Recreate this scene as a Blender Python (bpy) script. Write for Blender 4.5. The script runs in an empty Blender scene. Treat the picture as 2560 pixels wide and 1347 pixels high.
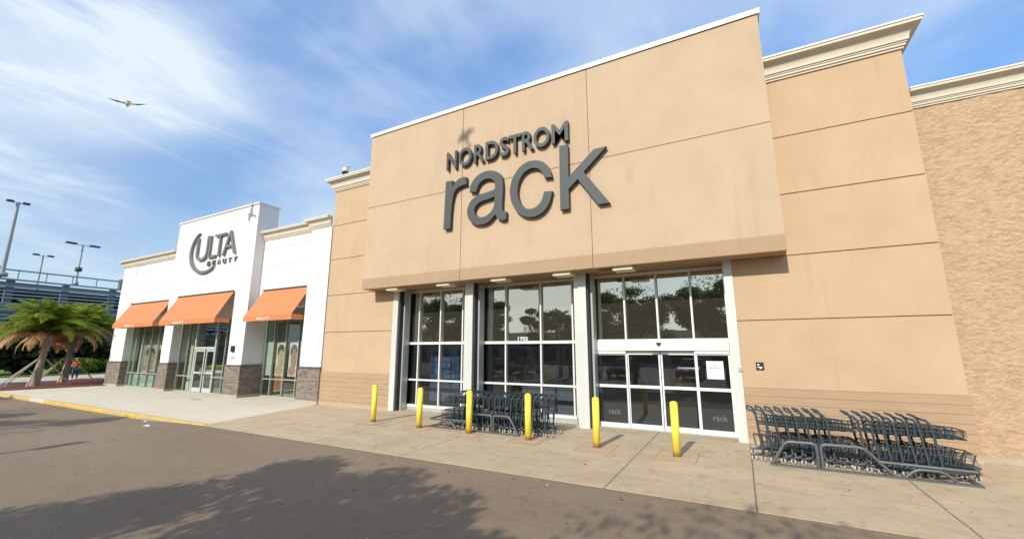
import bpy, math, random
import numpy as np
from mathutils import Vector, Matrix
R = math.radians
random.seed(7)
RNG = np.random.default_rng(11)
sc = bpy.context.scene
col = sc.collection

# ------------------------------------------------------------------ camera, sky, sun, exposure
cam_d = bpy.data.cameras.new('camera'); cam = bpy.data.objects.new('camera', cam_d); col.objects.link(cam)
cam_d.sensor_width = 36; cam_d.lens = 14.736; cam_d.clip_end = 5000; cam_d.clip_start = 0.05
cam.location = (0, 0, 2.4); cam.rotation_euler = (R(90 + 10.812), 0, R(28.201))
sc.camera = cam

SUN_EL, SUN_DX = 32.6, 0.075          # light travels towards +y, slightly +x
az = math.atan2(-SUN_DX, -1.0)         # direction TO the sun in plan
sun_dir = Vector((-SUN_DX, -1, 0)).normalized() * math.cos(R(SUN_EL)) + Vector((0, 0, math.sin(R(SUN_EL))))
sl = bpy.data.lights.new('sun', 'SUN'); sl.energy = 3.35; sl.angle = R(0.55); sl.color = (1.0, 0.915, 0.79)
so = bpy.data.objects.new('sun', sl); col.objects.link(so); so.rotation_euler = sun_dir.to_track_quat('Z', 'Y').to_euler()

w = bpy.data.worlds.new('World'); sc.world = w; w.use_nodes = True
nt = w.node_tree; N = nt.nodes; L = nt.links; N.clear()
wo = N.new('ShaderNodeOutputWorld'); bg = N.new('ShaderNodeBackground'); L.new(bg.outputs[0], wo.inputs[0])
bg.inputs[1].default_value = 0.15
sky = N.new('ShaderNodeTexSky'); sky.sky_type = 'NISHITA'; sky.sun_disc = False
sky.sun_elevation = R(SUN_EL); sky.sun_rotation = math.atan2(sun_dir.x, sun_dir.y); sky.air_density = 1.0; sky.dust_density = 0.6; sky.ozone_density = 2.2
tc = N.new('ShaderNodeTexCoord'); sep = N.new('ShaderNodeSeparateXYZ'); L.new(tc.outputs['Generated'], sep.inputs[0])
def wm(op, a, b=None, clamp=False):
    n = N.new('ShaderNodeMath'); n.operation = op; n.use_clamp = clamp
    for i, v in enumerate((a, b)):
        if v is None: continue
        if isinstance(v, (int, float)): n.inputs[i].default_value = v
        else: L.new(v, n.inputs[i])
    return n.outputs[0]
zc = wm('ADD', wm('MAXIMUM', sep.outputs[2], 0.0), 0.32)
u = wm('DIVIDE', sep.outputs[0], zc); v = wm('DIVIDE', sep.outputs[1], zc)
cmb = N.new('ShaderNodeCombineXYZ'); L.new(u, cmb.inputs[0]); L.new(v, cmb.inputs[1])
def cloud(rot, sx, sy, scale, detail, rough, dist, lo, hi, off=(0, 0, 0), src=None):
    mp = N.new('ShaderNodeMapping'); mp.inputs['Rotation'].default_value = (0, 0, R(rot)); mp.inputs['Scale'].default_value = (sx, sy, 1)
    mp.inputs['Location'].default_value = off
    L.new(src or cmb.outputs[0], mp.inputs[0])
    if src: mp.inputs['Scale'].default_value = (sx, sx, sy); mp.inputs['Rotation'].default_value = (R(18), R(-22), R(rot))
    n = N.new('ShaderNodeTexNoise'); n.inputs['Scale'].default_value = scale; n.inputs['Detail'].default_value = detail
    n.inputs['Roughness'].default_value = rough; n.inputs['Distortion'].default_value = dist; L.new(mp.outputs[0], n.inputs['Vector'])
    r = N.new('ShaderNodeMapRange'); r.interpolation_type = 'SMOOTHSTEP'; r.inputs[1].default_value = lo; r.inputs[2].default_value = hi
    L.new(n.outputs[0], r.inputs[0]); return r.outputs[0]
c1 = cloud(20, 1.0, 2.1, 1.9, 8, 0.50, 0.35, 0.36, 0.68, (14.2, 9.1, 7.7), tc.outputs['Generated'])
c2 = cloud(135, 1.5, 0.6, 3.4, 9, 0.60, 0.5, 0.42, 0.78, (7.7, 0.3, 0))
# more cloud towards the west (left of the street), where the photo's sky goes white
dl = wm('ADD', wm('MULTIPLY', sep.outputs[0], -0.93), wm('MULTIPLY', sep.outputs[1], -0.05))
left = N.new('ShaderNodeMapRange'); left.interpolation_type = 'SMOOTHSTEP'; left.inputs[1].default_value = 0.45; left.inputs[2].default_value = 1.0; L.new(dl, left.inputs[0])
south = N.new('ShaderNodeMapRange'); south.inputs[1].default_value = -0.1; south.inputs[2].default_value = 0.8; L.new(wm('MULTIPLY', sep.outputs[1], -1.0), south.inputs[0])
cov = wm('ADD', wm('ADD', wm('MULTIPLY', c1, 0.50), 0.07), wm('MULTIPLY', c2, 0.20))
cov = wm('MULTIPLY', cov, wm('ADD', 0.78, wm('MULTIPLY', left.outputs[0], 0.32)))
c3 = cloud(10, 1.0, 0.6, 0.8, 6, 0.5, 0.2, 0.42, 0.62, (1.2, 0.3, 0))
cov = wm('ADD', cov, wm('MULTIPLY', wm('MULTIPLY', left.outputs[0], c3), 0.22))
cov = wm('ADD', cov, wm('MULTIPLY', south.outputs[0], 0.5))
hz = N.new('ShaderNodeMapRange'); hz.inputs[1].default_value = 0.30; hz.inputs[2].default_value = 0.0; L.new(sep.outputs[2], hz.inputs[0])
cov = wm('ADD', cov, wm('MULTIPLY', hz.outputs[0], 0.20), True)
# one large bright bank high in the west
dp = N.new('ShaderNodeVectorMath'); dp.operation = 'DOT_PRODUCT'; L.new(tc.outputs['Generated'], dp.inputs[0]); dp.inputs[1].default_value = (-0.875, 0.11, 0.47)
bank = N.new('ShaderNodeMapRange'); bank.interpolation_type = 'SMOOTHSTEP'; bank.inputs[1].default_value = 0.93; bank.inputs[2].default_value = 1.0; L.new(dp.outputs['Value'], bank.inputs[0])
cov = wm('ADD', cov, wm('MULTIPLY', bank.outputs[0], wm('ADD', 0.15, wm('MULTIPLY', c2, 0.5))), True)
cov = wm('MINIMUM', cov, 0.93)
tint = N.new('ShaderNodeMixRGB'); tint.blend_type = 'MULTIPLY'; tint.inputs[0].default_value = 1.0; tint.inputs[2].default_value = (0.82, 1.11, 1.32, 1); L.new(sky.outputs[0], tint.inputs[1])
zr = N.new('ShaderNodeMapRange'); zr.interpolation_type = 'SMOOTHSTEP'; zr.inputs[1].default_value = 0.05; zr.inputs[2].default_value = 0.75; zr.inputs[3].default_value = 0.54; zr.inputs[4].default_value = 1.15; L.new(sep.outputs[2], zr.inputs[0])
dk = N.new('ShaderNodeVectorMath'); dk.operation = 'SCALE'; L.new(tint.outputs[0], dk.inputs[0]); L.new(zr.outputs[0], dk.inputs['Scale'])
mx = N.new('ShaderNodeMixRGB'); L.new(cov, mx.inputs[0]); L.new(dk.outputs[0], mx.inputs[1]); mx.inputs[2].default_value = (4.25, 4.72, 5.15, 1)
L.new(mx.outputs[0], bg.inputs[0])

vs = sc.view_settings; vs.view_transform = 'Standard'; vs.look = 'None'; vs.exposure = 0.42; vs.gamma = 1; vs.use_curve_mapping = False
sc.cycles.max_bounces = 8; sc.cycles.transparent_max_bounces = 12; sc.cycles.glossy_bounces = 3; sc.cycles.caustics_reflective = False; sc.cycles.caustics_refractive = False

# ------------------------------------------------------------------ helpers
class MB:
    """collects polygons of one mesh; material slots by index"""
    def __init__(s): s.v = []; s.f = []; s.m = []; s.k = 0; s.sm = []
    def add(s, vs_, fs, smooth=False):
        b = len(s.v); s.v += [tuple(p) for p in vs_]
        for f in fs: s.f.append(tuple(b + i for i in f)); s.m.append(s.k); s.sm.append(smooth)
        return s
    def mat(s, k): s.k = k; return s
    def box(s, x0, x1, y0, y1, z0, z1):
        return s.add([(x0,y0,z0),(x1,y0,z0),(x1,y1,z0),(x0,y1,z0),(x0,y0,z1),(x1,y0,z1),(x1,y1,z1),(x0,y1,z1)],
                     [(0,3,2,1),(4,5,6,7),(0,1,5,4),(1,2,6,5),(2,3,7,6),(3,0,4,7)])
    def obox(s, c, ax, ay, az_):
        c, ax, ay, az_ = map(Vector, (c, ax, ay, az_)); p = []
        for k in (-1, 1):
            for (i, j) in ((-1,-1),(1,-1),(1,1),(-1,1)): p.append(c + ax*i + ay*j + az_*k)
        return s.add(p, [(0,3,2,1),(4,5,6,7),(0,1,5,4),(1,2,6,5),(2,3,7,6),(3,0,4,7)])
    def quad(s, a, b, c, d): return s.add([a,b,c,d], [(0,1,2,3)])
    def prism(s, pts, axis, a, b):
        """closed polygon pts (2D) extruded along axis ('x': pts are (y,z); 'y': (x,z); 'z': (x,y))"""
        def P(p, t): return (t,p[0],p[1]) if axis=='x' else ((p[0],t,p[1]) if axis=='y' else (p[0],p[1],t))
        n = len(pts); vs_ = [P(p,a) for p in pts] + [P(p,b) for p in pts]
        fs = [tuple(range(n)), tuple(range(2*n-1, n-1, -1))] + [(i, (i+1)%n, n+(i+1)%n, n+i) for i in range(n)]
        return s.add(vs_, fs)
    def tube(s, pts, r, n=8, caps=True, smooth=True, flat=1.0, up=None):
        pts = [Vector(p) for p in pts]; rings = []; m = len(pts)
        rr = r if isinstance(r, (list, tuple)) else [r]*m
        prev = None
        for i, p in enumerate(pts):
            t = (pts[min(i+1, m-1)] - pts[max(i-1, 0)]).normalized()
            if prev is None:
                a = Vector(up) if up else (Vector((0,0,1)) if abs(t.z) < 0.9 else Vector((0,1,0)))
            else: a = prev
            x = (a - t*a.dot(t)).normalized(); prev = x; y = t.cross(x)
            k = 1.0
            if 0 < i < m-1:
                d1 = (p-pts[i-1]).normalized(); k = 1/max(0.5, math.cos(d1.angle(t)))
            rings.append([p + (x*math.cos(2*math.pi*j/n)*flat + y*math.sin(2*math.pi*j/n))*rr[i]*k for j in range(n)])
        vs_ = [q for rg in rings for q in rg]; fs = []
        for i in range(m-1):
            for j in range(n): fs.append((i*n+j, i*n+(j+1)%n, (i+1)*n+(j+1)%n, (i+1)*n+j))
        s.add(vs_, fs, smooth)
        if caps: s.add(rings[0], [tuple(range(n-1,-1,-1))]); s.add(rings[-1], [tuple(range(n))])
        return s
    def lathe(s, prof, c=(0,0,0), n=20, axis='z', smooth=True):
        vs_ = []; fs = []
        for (r, h) in prof:
            for j in range(n):
                a = 2*math.pi*j/n; x, y = r*math.cos(a), r*math.sin(a)
                q = (x,y,h) if axis=='z' else ((x,h,y) if axis=='y' else (h,x,y))
                vs_.append((q[0]+c[0], q[1]+c[1], q[2]+c[2]))
        for i in range(len(prof)-1):
            for j in range(n): fs.append((i*n+j, i*n+(j+1)%n, (i+1)*n+(j+1)%n, (i+1)*n+j))
        fs.append(tuple(range(n-1,-1,-1))); fs.append(tuple((len(prof)-1)*n+j for j in range(n)))
        return s.add(vs_, fs, smooth)
    def build(s, name, mats, parent=None, bevel=0):
        me = bpy.data.meshes.new(name); me.from_pydata(s.v, [], s.f)
        mats = mats if isinstance(mats, (list, tuple)) else [mats]
        for m_ in mats: me.materials.append(m_)
        me.polygons.foreach_set('material_index', s.m); me.polygons.foreach_set('use_smooth', s.sm); me.update()
        o = bpy.data.objects.new(name, me); col.objects.link(o)
        if parent: o.parent = parent
        if bevel:
            b = o.modifiers.new('bevel', 'BEVEL'); b.width = bevel; b.segments = 2; b.limit_method = 'ANGLE'; b.angle_limit = R(40)
        return o
def tag(o, label=None, cat=None, group=None, kind=None):
    if label: o['label'] = label
    if cat: o['category'] = cat
    if group: o['group'] = group
    if kind: o['kind'] = kind
    return o
def empty(name, loc=(0,0,0), rz=0):
    o = bpy.data.objects.new(name, None); col.objects.link(o); o.location = loc; o.rotation_euler = (0,0,rz); o.empty_display_size = 0.2; return o
def copy_tree(o, parent=None):
    c = o.copy(); col.objects.link(c); c.parent = parent
    for ch in o.children: copy_tree(ch, c)
    return c

# ------------------------------------------------------------------ materials
def mat(name, c, rough=0.6, metal=0.0, var=0.0, vscale=2.0, vstretch=(1,1,1), bump=0.0, bscale=60.0, bdist=0.01, spec=0.5, extra=None, emis=None, bstretch=(1,1,1), bdetail=5):
    m = bpy.data.materials.new(name); m.use_nodes = True; t = m.node_tree; n = t.nodes; l = t.links; p = n['Principled BSDF']
    p.inputs['Roughness'].default_value = rough; p.inputs['Metallic'].default_value = metal; p.inputs['Specular IOR Level'].default_value = spec
    tcn = n.new('ShaderNodeTexCoord'); base = None
    col_ = n.new('ShaderNodeRGB'); col_.outputs[0].default_value = (*c, 1); base = col_.outputs[0]
    if var:
        mp = n.new('ShaderNodeMapping'); mp.inputs['Scale'].default_value = vstretch; l.new(tcn.outputs['Object'], mp.inputs[0])
        ns = n.new('ShaderNodeTexNoise'); ns.inputs['Scale'].default_value = vscale; ns.inputs['Detail'].default_value = 9; ns.inputs['Roughness'].default_value = 0.62; l.new(mp.outputs[0], ns.inputs['Vector'])
        mr = n.new('ShaderNodeMapRange'); mr.inputs[1].default_value = 0.3; mr.inputs[2].default_value = 0.7; mr.inputs[3].default_value = 1-var; mr.inputs[4].default_value = 1+var; l.new(ns.outputs[0], mr.inputs[0])
        mm = n.new('ShaderNodeVectorMath'); mm.operation = 'SCALE'; l.new(base, mm.inputs[0]); l.new(mr.outputs[0], mm.inputs['Scale']); base = mm.outputs[0]
    if extra: base = extra(t, tcn, base, p)
    l.new(base, p.inputs['Base Color'])
    if bump:
        mp2 = n.new('ShaderNodeMapping'); mp2.inputs['Scale'].default_value = bstretch; l.new(tcn.outputs['Object'], mp2.inputs[0])
        bn = n.new('ShaderNodeTexNoise'); bn.inputs['Scale'].default_value = bscale; bn.inputs['Detail'].default_value = bdetail; bn.inputs['Roughness'].default_value = 0.65; l.new(mp2.outputs[0], bn.inputs['Vector'])
        b = n.new('ShaderNodeBump'); b.inputs['Strength'].default_value = bump; b.inputs['Distance'].default_value = bdist; l.new(bn.outputs[0], b.inputs['Height'])
        l.new(b.outputs[0], p.inputs['Normal'])
    return m
def nmath(t, op, a, b=None, clamp=False):
    n = t.nodes.new('ShaderNodeMath'); n.operation = op; n.use_clamp = clamp
    for i, v in enumerate((a, b)):
        if v is None: continue
        if isinstance(v, (int, float)): n.inputs[i].default_value = v
        else: t.links.new(v, n.inputs[i])
    return n.outputs[0]
def nnoise(t, vec, scale, detail=6, rough=0.6, stretch=None, dist=0.0):
    if stretch:
        mp = t.nodes.new('ShaderNodeMapping'); mp.inputs['Scale'].default_value = stretch; t.links.new(vec, mp.inputs[0]); vec = mp.outputs[0]
    n = t.nodes.new('ShaderNodeTexNoise'); n.inputs['Scale'].default_value = scale; n.inputs['Detail'].default_value = detail
    n.inputs['Roughness'].default_value = rough; n.inputs['Distortion'].default_value = dist; t.links.new(vec, n.inputs['Vector']); return n.outputs[0]
def nramp(t, x, lo, hi, a=0.0, b=1.0):
    n = t.nodes.new('ShaderNodeMapRange'); n.interpolation_type = 'SMOOTHSTEP'
    for i, v in ((1,lo),(2,hi),(3,a),(4,b)): n.inputs[i].default_value = v
    t.links.new(x, n.inputs[0]); return n.outputs[0]
def nmix(t, fac, a, c):
    n = t.nodes.new('ShaderNodeMixRGB')
    if isinstance(fac, (int, float)): n.inputs[0].default_value = fac
    else: t.links.new(fac, n.inputs[0])
    for i, v in ((1,a),(2,c)):
        if isinstance(v, tuple): n.inputs[i].default_value = (*v, 1)
        else: t.links.new(v, n.inputs[i])
    return n.outputs[0]

def streaks(strength, c=(0.30,0.19,0.11)):
    def f(t, tcn, base, p):
        a = nnoise(t, tcn.outputs['Object'], 3.2, 6, 0.6, (1.0, 1.0, 0.10))
        b = nnoise(t, tcn.outputs['Object'], 0.55, 4, 0.5)
        k = nmath(t, 'MULTIPLY', nramp(t, a, 0.50, 0.74), nramp(t, b, 0.42, 0.62))
        return nmix(t, nmath(t, 'MULTIPLY', k, strength), base, c)
    return f
M = {}
M['box_wall'] = mat('fascia_stucco', (0.500,0.374,0.250), 0.85, var=0.05, vscale=0.9, bump=0.35, bscale=90, bdist=0.004, extra=streaks(0.22))
M['wall'] = mat('wall_stucco', (0.500,0.360,0.226), 0.85, var=0.06, vscale=0.8, bump=0.35, bscale=90, bdist=0.004, extra=streaks(0.24))
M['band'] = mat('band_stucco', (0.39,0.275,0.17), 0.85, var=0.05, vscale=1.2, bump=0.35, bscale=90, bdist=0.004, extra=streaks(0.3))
def base_extra(t, tcn, base, p):
    s = t.nodes.new('ShaderNodeSeparateXYZ'); t.links.new(tcn.outputs['Object'], s.inputs[0])
    g = nramp(t, nmath(t, 'ADD', s.outputs[2], nmath(t, 'MULTIPLY', nnoise(t, tcn.outputs['Object'], 4, 6), 0.16)), 0.10, 0.26, 1.0, 0.0)
    return nmix(t, g, base, (0.44,0.37,0.27))
M['base'] = mat('base_block', (0.405,0.285,0.178), 0.9, var=0.09, vscale=2.5, vstretch=(0.5,1,3), bump=0.6, bscale=40, bdist=0.01, extra=base_extra)
def split_extra(t, tcn, base, p):
    a = nnoise(t, tcn.outputs['Object'], 11, 8, 0.7, (0.6,1,1.3))
    return nmix(t, nramp(t, a, 0.36, 0.56, 0.38, 0.0), base, (0.27,0.185,0.10))
M['split'] = mat('split_face', (0.56,0.40,0.255), 0.95, var=0.07, vscale=5, bump=1.0, bscale=12.0, bdist=0.07, bstretch=(0.8,1,1.15), bdetail=8, extra=split_extra)
M['groove'] = mat('groove', (0.30,0.21,0.13), 0.9)
M['cornice'] = mat('cornice_foam', (0.63,0.58,0.475), 0.75, var=0.05, vscale=1.5, bump=0.2, bscale=60)
M['cap'] = mat('metal_cap', (0.72,0.71,0.66), 0.4, var=0.03)
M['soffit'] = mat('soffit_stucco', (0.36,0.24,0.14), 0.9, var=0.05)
M['lamp'] = mat('lamp_housing', (0.82,0.76,0.56), 0.5)
M['alu'] = mat('white_aluminium', (0.72,0.735,0.71), 0.35, var=0.035, vscale=1.5, vstretch=(1,1,0.3))
M['pier'] = mat('pier_metal', (0.62,0.64,0.61), 0.4, 0.1, var=0.06, vscale=1.5, vstretch=(1,1,0.3))
M['alu_grey'] = mat('grey_aluminium', (0.50,0.54,0.53), 0.35, 0.3, var=0.04)
M['dark'] = mat('dark_gap', (0.03,0.03,0.032), 0.7)
M['letter'] = mat('letter_face', (0.055,0.066,0.066), 0.6, var=0.03)
M['letter_side'] = mat('letter_return', (0.035,0.035,0.032), 0.5)
M['white'] = mat('white_stucco', (0.71,0.705,0.69), 0.8, var=0.02, vscale=1.2, bump=0.2, bscale=80, bdist=0.004)
M['white_return'] = M['white']
def boll_extra(t, tcn, base, p):
    oi = t.nodes.new('ShaderNodeObjectInfo'); av = t.nodes.new('ShaderNodeVectorMath'); av.operation = 'ADD'; t.links.new(tcn.outputs['Object'], av.inputs[0]); t.links.new(oi.outputs['Location'], av.inputs[1])
    s = t.nodes.new('ShaderNodeSeparateXYZ'); t.links.new(tcn.outputs['Object'], s.inputs[0])
    n1 = nnoise(t, av.outputs[0], 6, 6, 0.7, (1,1,0.5)); c = nmix(t, nramp(t, n1, 0.60, 0.70, 0.0, 0.6), base, (0.62,0.42,0.06))
    n2 = nnoise(t, av.outputs[0], 14, 6, 0.75, (1,1,2)); c = nmix(t, nramp(t, n2, 0.67, 0.71, 0.0, 0.8), c, (0.30,0.24,0.16))
    g_ = nramp(t, nmath(t, 'ADD', s.outputs[2], nmath(t, 'MULTIPLY', n2, -0.16)), -0.04, 0.07, 0.8, 0.0)
    return nmix(t, g_, c, (0.28,0.20,0.11))
M['yellow'] = mat('bollard_yellow', (0.88,0.71,0.08), 0.5, var=0.07, vscale=4, bump=0.2, bscale=30, bdist=0.003, spec=0.35, extra=boll_extra)
M['steel_dark'] = mat('cart_steel', (0.050,0.073,0.086), 0.42, 0.2, var=0.12, vscale=6)
M['basket'] = mat('basket_plastic', (0.030,0.046,0.057), 0.5, var=0.1, vscale=6)
M['guard'] = mat('guard_steel', (0.125,0.135,0.133), 0.45, 0.3, var=0.15, vscale=5)
M['rubber'] = mat('wheel_rubber', (0.42,0.41,0.38), 0.6)
M['hub'] = mat('wheel_hub', (0.05,0.05,0.05), 0.5)
M['black'] = mat('black_plastic', (0.02,0.02,0.022), 0.4)
def awn(t, tcn, base, p):
    a = nnoise(t, tcn.outputs['Object'], 1.1, 5, 0.6); return nmix(t, nramp(t, a, 0.45, 0.75, 0.0, 0.35), base, (0.50,0.20,0.07))
M['awning'] = mat('orange_canvas', (0.57,0.205,0.078), 0.8, var=0.05, vscale=2.0, bump=0.2, bscale=200, bdist=0.002, extra=awn)
def stone(t, tcn, base, p):
    mp = t.nodes.new('ShaderNodeMapping'); mp.inputs['Rotation'].default_value = (R(90),0,0); mp.inputs['Location'].default_value = (0.13,0.07,0)
    # bricks laid on the vertical face: use x+y as the running coordinate
    s = t.nodes.new('ShaderNodeSeparateXYZ'); t.links.new(tcn.outputs['Object'], s.inputs[0])
    cb = t.nodes.new('ShaderNodeCombineXYZ'); t.links.new(nmath(t,'ADD',s.outputs[0],s.outputs[1]), cb.inputs[0]); t.links.new(s.outputs[2], cb.inputs[1])
    b = t.nodes.new('ShaderNodeTexBrick'); b.offset = 0.37; b.inputs['Scale'].default_value = 1.0; b.inputs['Brick Width'].default_value = 0.34; b.inputs['Row Height'].default_value = 0.085
    b.inputs['Mortar Size'].default_value = 0.008; b.inputs['Color1'].default_value = (0.30,0.26,0.22,1); b.inputs['Color2'].default_value = (0.14,0.115,0.10,1); b.inputs['Mortar'].default_value = (0.05,0.042,0.036,1)
    t.links.new(cb.outputs[0], b.inputs['Vector'])
    ns = nnoise(t, tcn.outputs['Object'], 9, 6, 0.7)
    c = nmix(t, nramp(t, ns, 0.35, 0.7, 0.0, 0.55), b.outputs['Color'], (0.34,0.27,0.22))
    return c
M['stone'] = mat('stacked_stone', (0.26,0.21,0.17), 0.9, bump=0.9, bscale=10, bdist=0.05, bstretch=(1,1,3), extra=stone)
M['stone_cap'] = mat('stone_cap', (0.11,0.09,0.08), 0.8)
M['stone_foot'] = mat('stone_foot', (0.42,0.35,0.27), 0.9, var=0.08)
M['frame_green'] = mat('bronze_frame', (0.42,0.45,0.40), 0.4, 0.3)
M['mulch'] = mat('mulch', (0.155,0.048,0.02), 0.95, var=0.35, vscale=9, bump=0.8, bscale=30, bdist=0.03)
M['grass'] = mat('lawn_green', (0.13,0.23,0.022), 0.9, var=0.25, vscale=1.5, bump=0.6, bscale=25, bdist=0.03)
M['bark'] = mat('palm_bark', (0.33,0.265,0.21), 0.9, var=0.25, vscale=5, vstretch=(1,1,3), bump=0.8, bscale=14, bdist=0.02, bstretch=(1,1,4))
M['bark2'] = mat('tree_bark', (0.13,0.10,0.075), 0.9, var=0.2, vscale=4, bump=0.8, bscale=12, bdist=0.02)
M['wood'] = mat('brace_wood', (0.50,0.45,0.37), 0.8, var=0.15, vscale=6)
M['garage'] = mat('garage_concrete', (0.16,0.20,0.235), 0.8, var=0.10, vscale=0.4, vstretch=(1,0.3,1))
M['garage2'] = mat('garage_panel', (0.29,0.34,0.39), 0.7, var=0.10, vscale=0.5)
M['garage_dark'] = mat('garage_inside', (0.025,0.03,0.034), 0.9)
M['pole'] = mat('pole_paint', (0.36,0.38,0.39), 0.5, 0.3)
M['paper'] = mat('white_paper', (0.80,0.80,0.78), 0.6)
M['ink'] = mat('grey_ink', (0.30,0.31,0.33), 0.7)
M['white_ink'] = mat('white_ink', (0.42,0.46,0.52), 0.6)
M['banner'] = mat('blue_banner', (0.045,0.11,0.17), 0.7, var=0.1, vscale=2)

def leaf_mat(name, a, b, trans=0.35, scale=0.9):
    m = bpy.data.materials.new(name); m.use_nodes = True; t = m.node_tree; n = t.nodes; l = t.links; p = n['Principled BSDF']
    tcn = n.new('ShaderNodeTexCoord'); g = n.new('ShaderNodeNewGeometry')
    x = nnoise(t, tcn.outputs['Object'], scale, 4, 0.6); k = nmath(t, 'ADD', nramp(t, x, 0.35, 0.65), nmath(t, 'MULTIPLY', g.outputs['Random Per Island'], 0.5), False)
    c = nmix(t, nmath(t, 'MULTIPLY', k, 0.67, True), a, b); l.new(c, p.inputs['Base Color']); p.inputs['Roughness'].default_value = 0.6; p.inputs['Specular IOR Level'].default_value = 0.25
    tr = n.new('ShaderNodeBsdfTranslucent'); l.new(c, tr.inputs[0]); mxs = n.new('ShaderNodeMixShader'); mxs.inputs[0].default_value = trans
    l.new(p.outputs[0], mxs.inputs[1]); l.new(tr.outputs[0], mxs.inputs[2]); l.new(mxs.outputs[0], n['Material Output'].inputs[0]); return m
M['frond'] = leaf_mat('green_frond', (0.12,0.19,0.014), (0.33,0.40,0.04), 0.42)
M['frond_dead'] = leaf_mat('dead_frond', (0.36,0.18,0.075), (0.62,0.40,0.23), 0.3)
M['oak'] = leaf_mat('oak_leaf', (0.035,0.055,0.018), (0.085,0.13,0.035), 0.3, 0.5)
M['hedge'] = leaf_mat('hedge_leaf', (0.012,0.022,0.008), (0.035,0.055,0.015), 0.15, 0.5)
M['lawn_shrub'] = leaf_mat('bright_shrub_leaf', (0.07,0.14,0.012), (0.18,0.28,0.03), 0.3, 0.8)

def glass(name, refl, tintc, reflc=(1,1,1), boost=1.6, dust_veil=0.015):
    m = bpy.data.materials.new(name); m.use_nodes = True; t = m.node_tree; n = t.nodes; l = t.links; n.remove(n['Principled BSDF'])
    tr = n.new('ShaderNodeBsdfTransparent'); tr.inputs[0].default_value = (*tintc, 1)
    gl = n.new('ShaderNodeBsdfGlossy'); gl.inputs['Roughness'].default_value = 0.012; gl.inputs[0].default_value = (*reflc, 1)
    fr = n.new('ShaderNodeFresnel'); fr.inputs[0].default_value = 1.5
    k = nmath(t, 'ADD', nmath(t, 'MULTIPLY', fr.outputs[0], boost), refl, True)
    ms = n.new('ShaderNodeMixShader'); l.new(k, ms.inputs[0]); l.new(tr.outputs[0], ms.inputs[1]); l.new(gl.outputs[0], ms.inputs[2]); df = n.new('ShaderNodeBsdfDiffuse'); df.inputs[0].default_value = (0.55,0.52,0.44,1); m2 = n.new('ShaderNodeMixShader'); m2.inputs[0].default_value = dust_veil  # pale dust film added as a sunlit haze that lightens dark reflections
    l.new(ms.outputs[0], m2.inputs[1]); l.new(df.outputs[0], m2.inputs[2]); l.new(m2.outputs[0], n['Material Output'].inputs[0])
    # slight waviness of the panes
    tcn = n.new('ShaderNodeTexCoord'); nz = nnoise(t, tcn.outputs['Object'], 0.9, 2, 0.5)
    b = n.new('ShaderNodeBump'); b.inputs['Strength'].default_value = 0.05; b.inputs['Distance'].default_value = 0.05; l.new(nz, b.inputs['Height']); l.new(b.outputs[0], gl.inputs['Normal'])
    return m
M['glass_hi'] = glass('transom_glass', 0.52, (0.42,0.42,0.38), (1.0,0.93,0.76), 1.6, 0.05)
M['glass_lo'] = glass('shop_glass', 0.085, (0.50,0.60,0.72), (0.72,0.86,1.0), 1.3)
M['glass_ulta'] = glass('white_shop_glass', 0.04, (0.80,0.88,0.84), (0.9,1.0,0.95), 1.2)

# ------------------------------------------------------------------ ground
def asphalt_extra(t, tcn, base, p):
    v = tcn.outputs['Object']
    big = nnoise(t, v, 0.35, 5, 0.55, (0.4,1,1)); c = nmix(t, nramp(t, big, 0.35, 0.68), base, (0.240,0.182,0.124))
    sp = nnoise(t, v, 34, 4, 0.8); c = nmix(t, nramp(t, sp, 0.55, 0.68, 0.0, 0.7), c, (0.36,0.30,0.24))
    dk = nnoise(t, v, 26, 4, 0.8); c = nmix(t, nramp(t, dk, 0.56, 0.70, 0.0, 0.55), c, (0.07,0.06,0.052))
    st = nnoise(t, v, 1.6, 7, 0.7, (0.5,1.2,1)); c = nmix(t, nramp(t, st, 0.56, 0.74, 0.0, 0.28), c, (0.10,0.082,0.068))
    oil = t.nodes.new('ShaderNodeTexVoronoi'); oil.inputs['Scale'].default_value = 0.55; t.links.new(v, oil.inputs['Vector'])
    osel = nmath(t, 'GREATER_THAN', nnoise(t, oil.outputs['Position'], 3, 0, 0.5), 0.5)
    ofac = nramp(t, nmath(t, 'ADD', oil.outputs['Distance'], nmath(t, 'MULTIPLY', nnoise(t, v, 6, 4), 0.12)), 0.07, 0.17, 0.40, 0.0)
    c = nmix(t, nmath(t, 'MULTIPLY', ofac, osel), c, (0.075,0.060,0.048))
    # long cracks
    vo = t.nodes.new('ShaderNodeTexVoronoi'); vo.feature = 'DISTANCE_TO_EDGE'; vo.inputs['Scale'].default_value = 0.22
    wv = t.nodes.new('ShaderNodeVectorMath'); wv.operation = 'ADD'; t.links.new(v, wv.inputs[0])
    nv = t.nodes.new('ShaderNodeTexNoise'); nv.inputs['Scale'].default_value = 1.2; nv.inputs['Detail'].default_value = 5; t.links.new(v, nv.inputs['Vector']); t.links.new(nv.outputs['Color'], wv.inputs[1]); t.links.new(wv.outputs[0], vo.inputs['Vector'])
    cr = nramp(t, vo.outputs['Distance'], 0.0, 0.004, 0.35, 0.0)
    return nmix(t, cr, c, (0.08,0.065,0.055))
M['asphalt'] = mat('asphalt', (0.208,0.157,0.102), 0.9, var=0.08, vscale=3, bump=0.7, bscale=120, bdist=0.01, extra=asphalt_extra)
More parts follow.
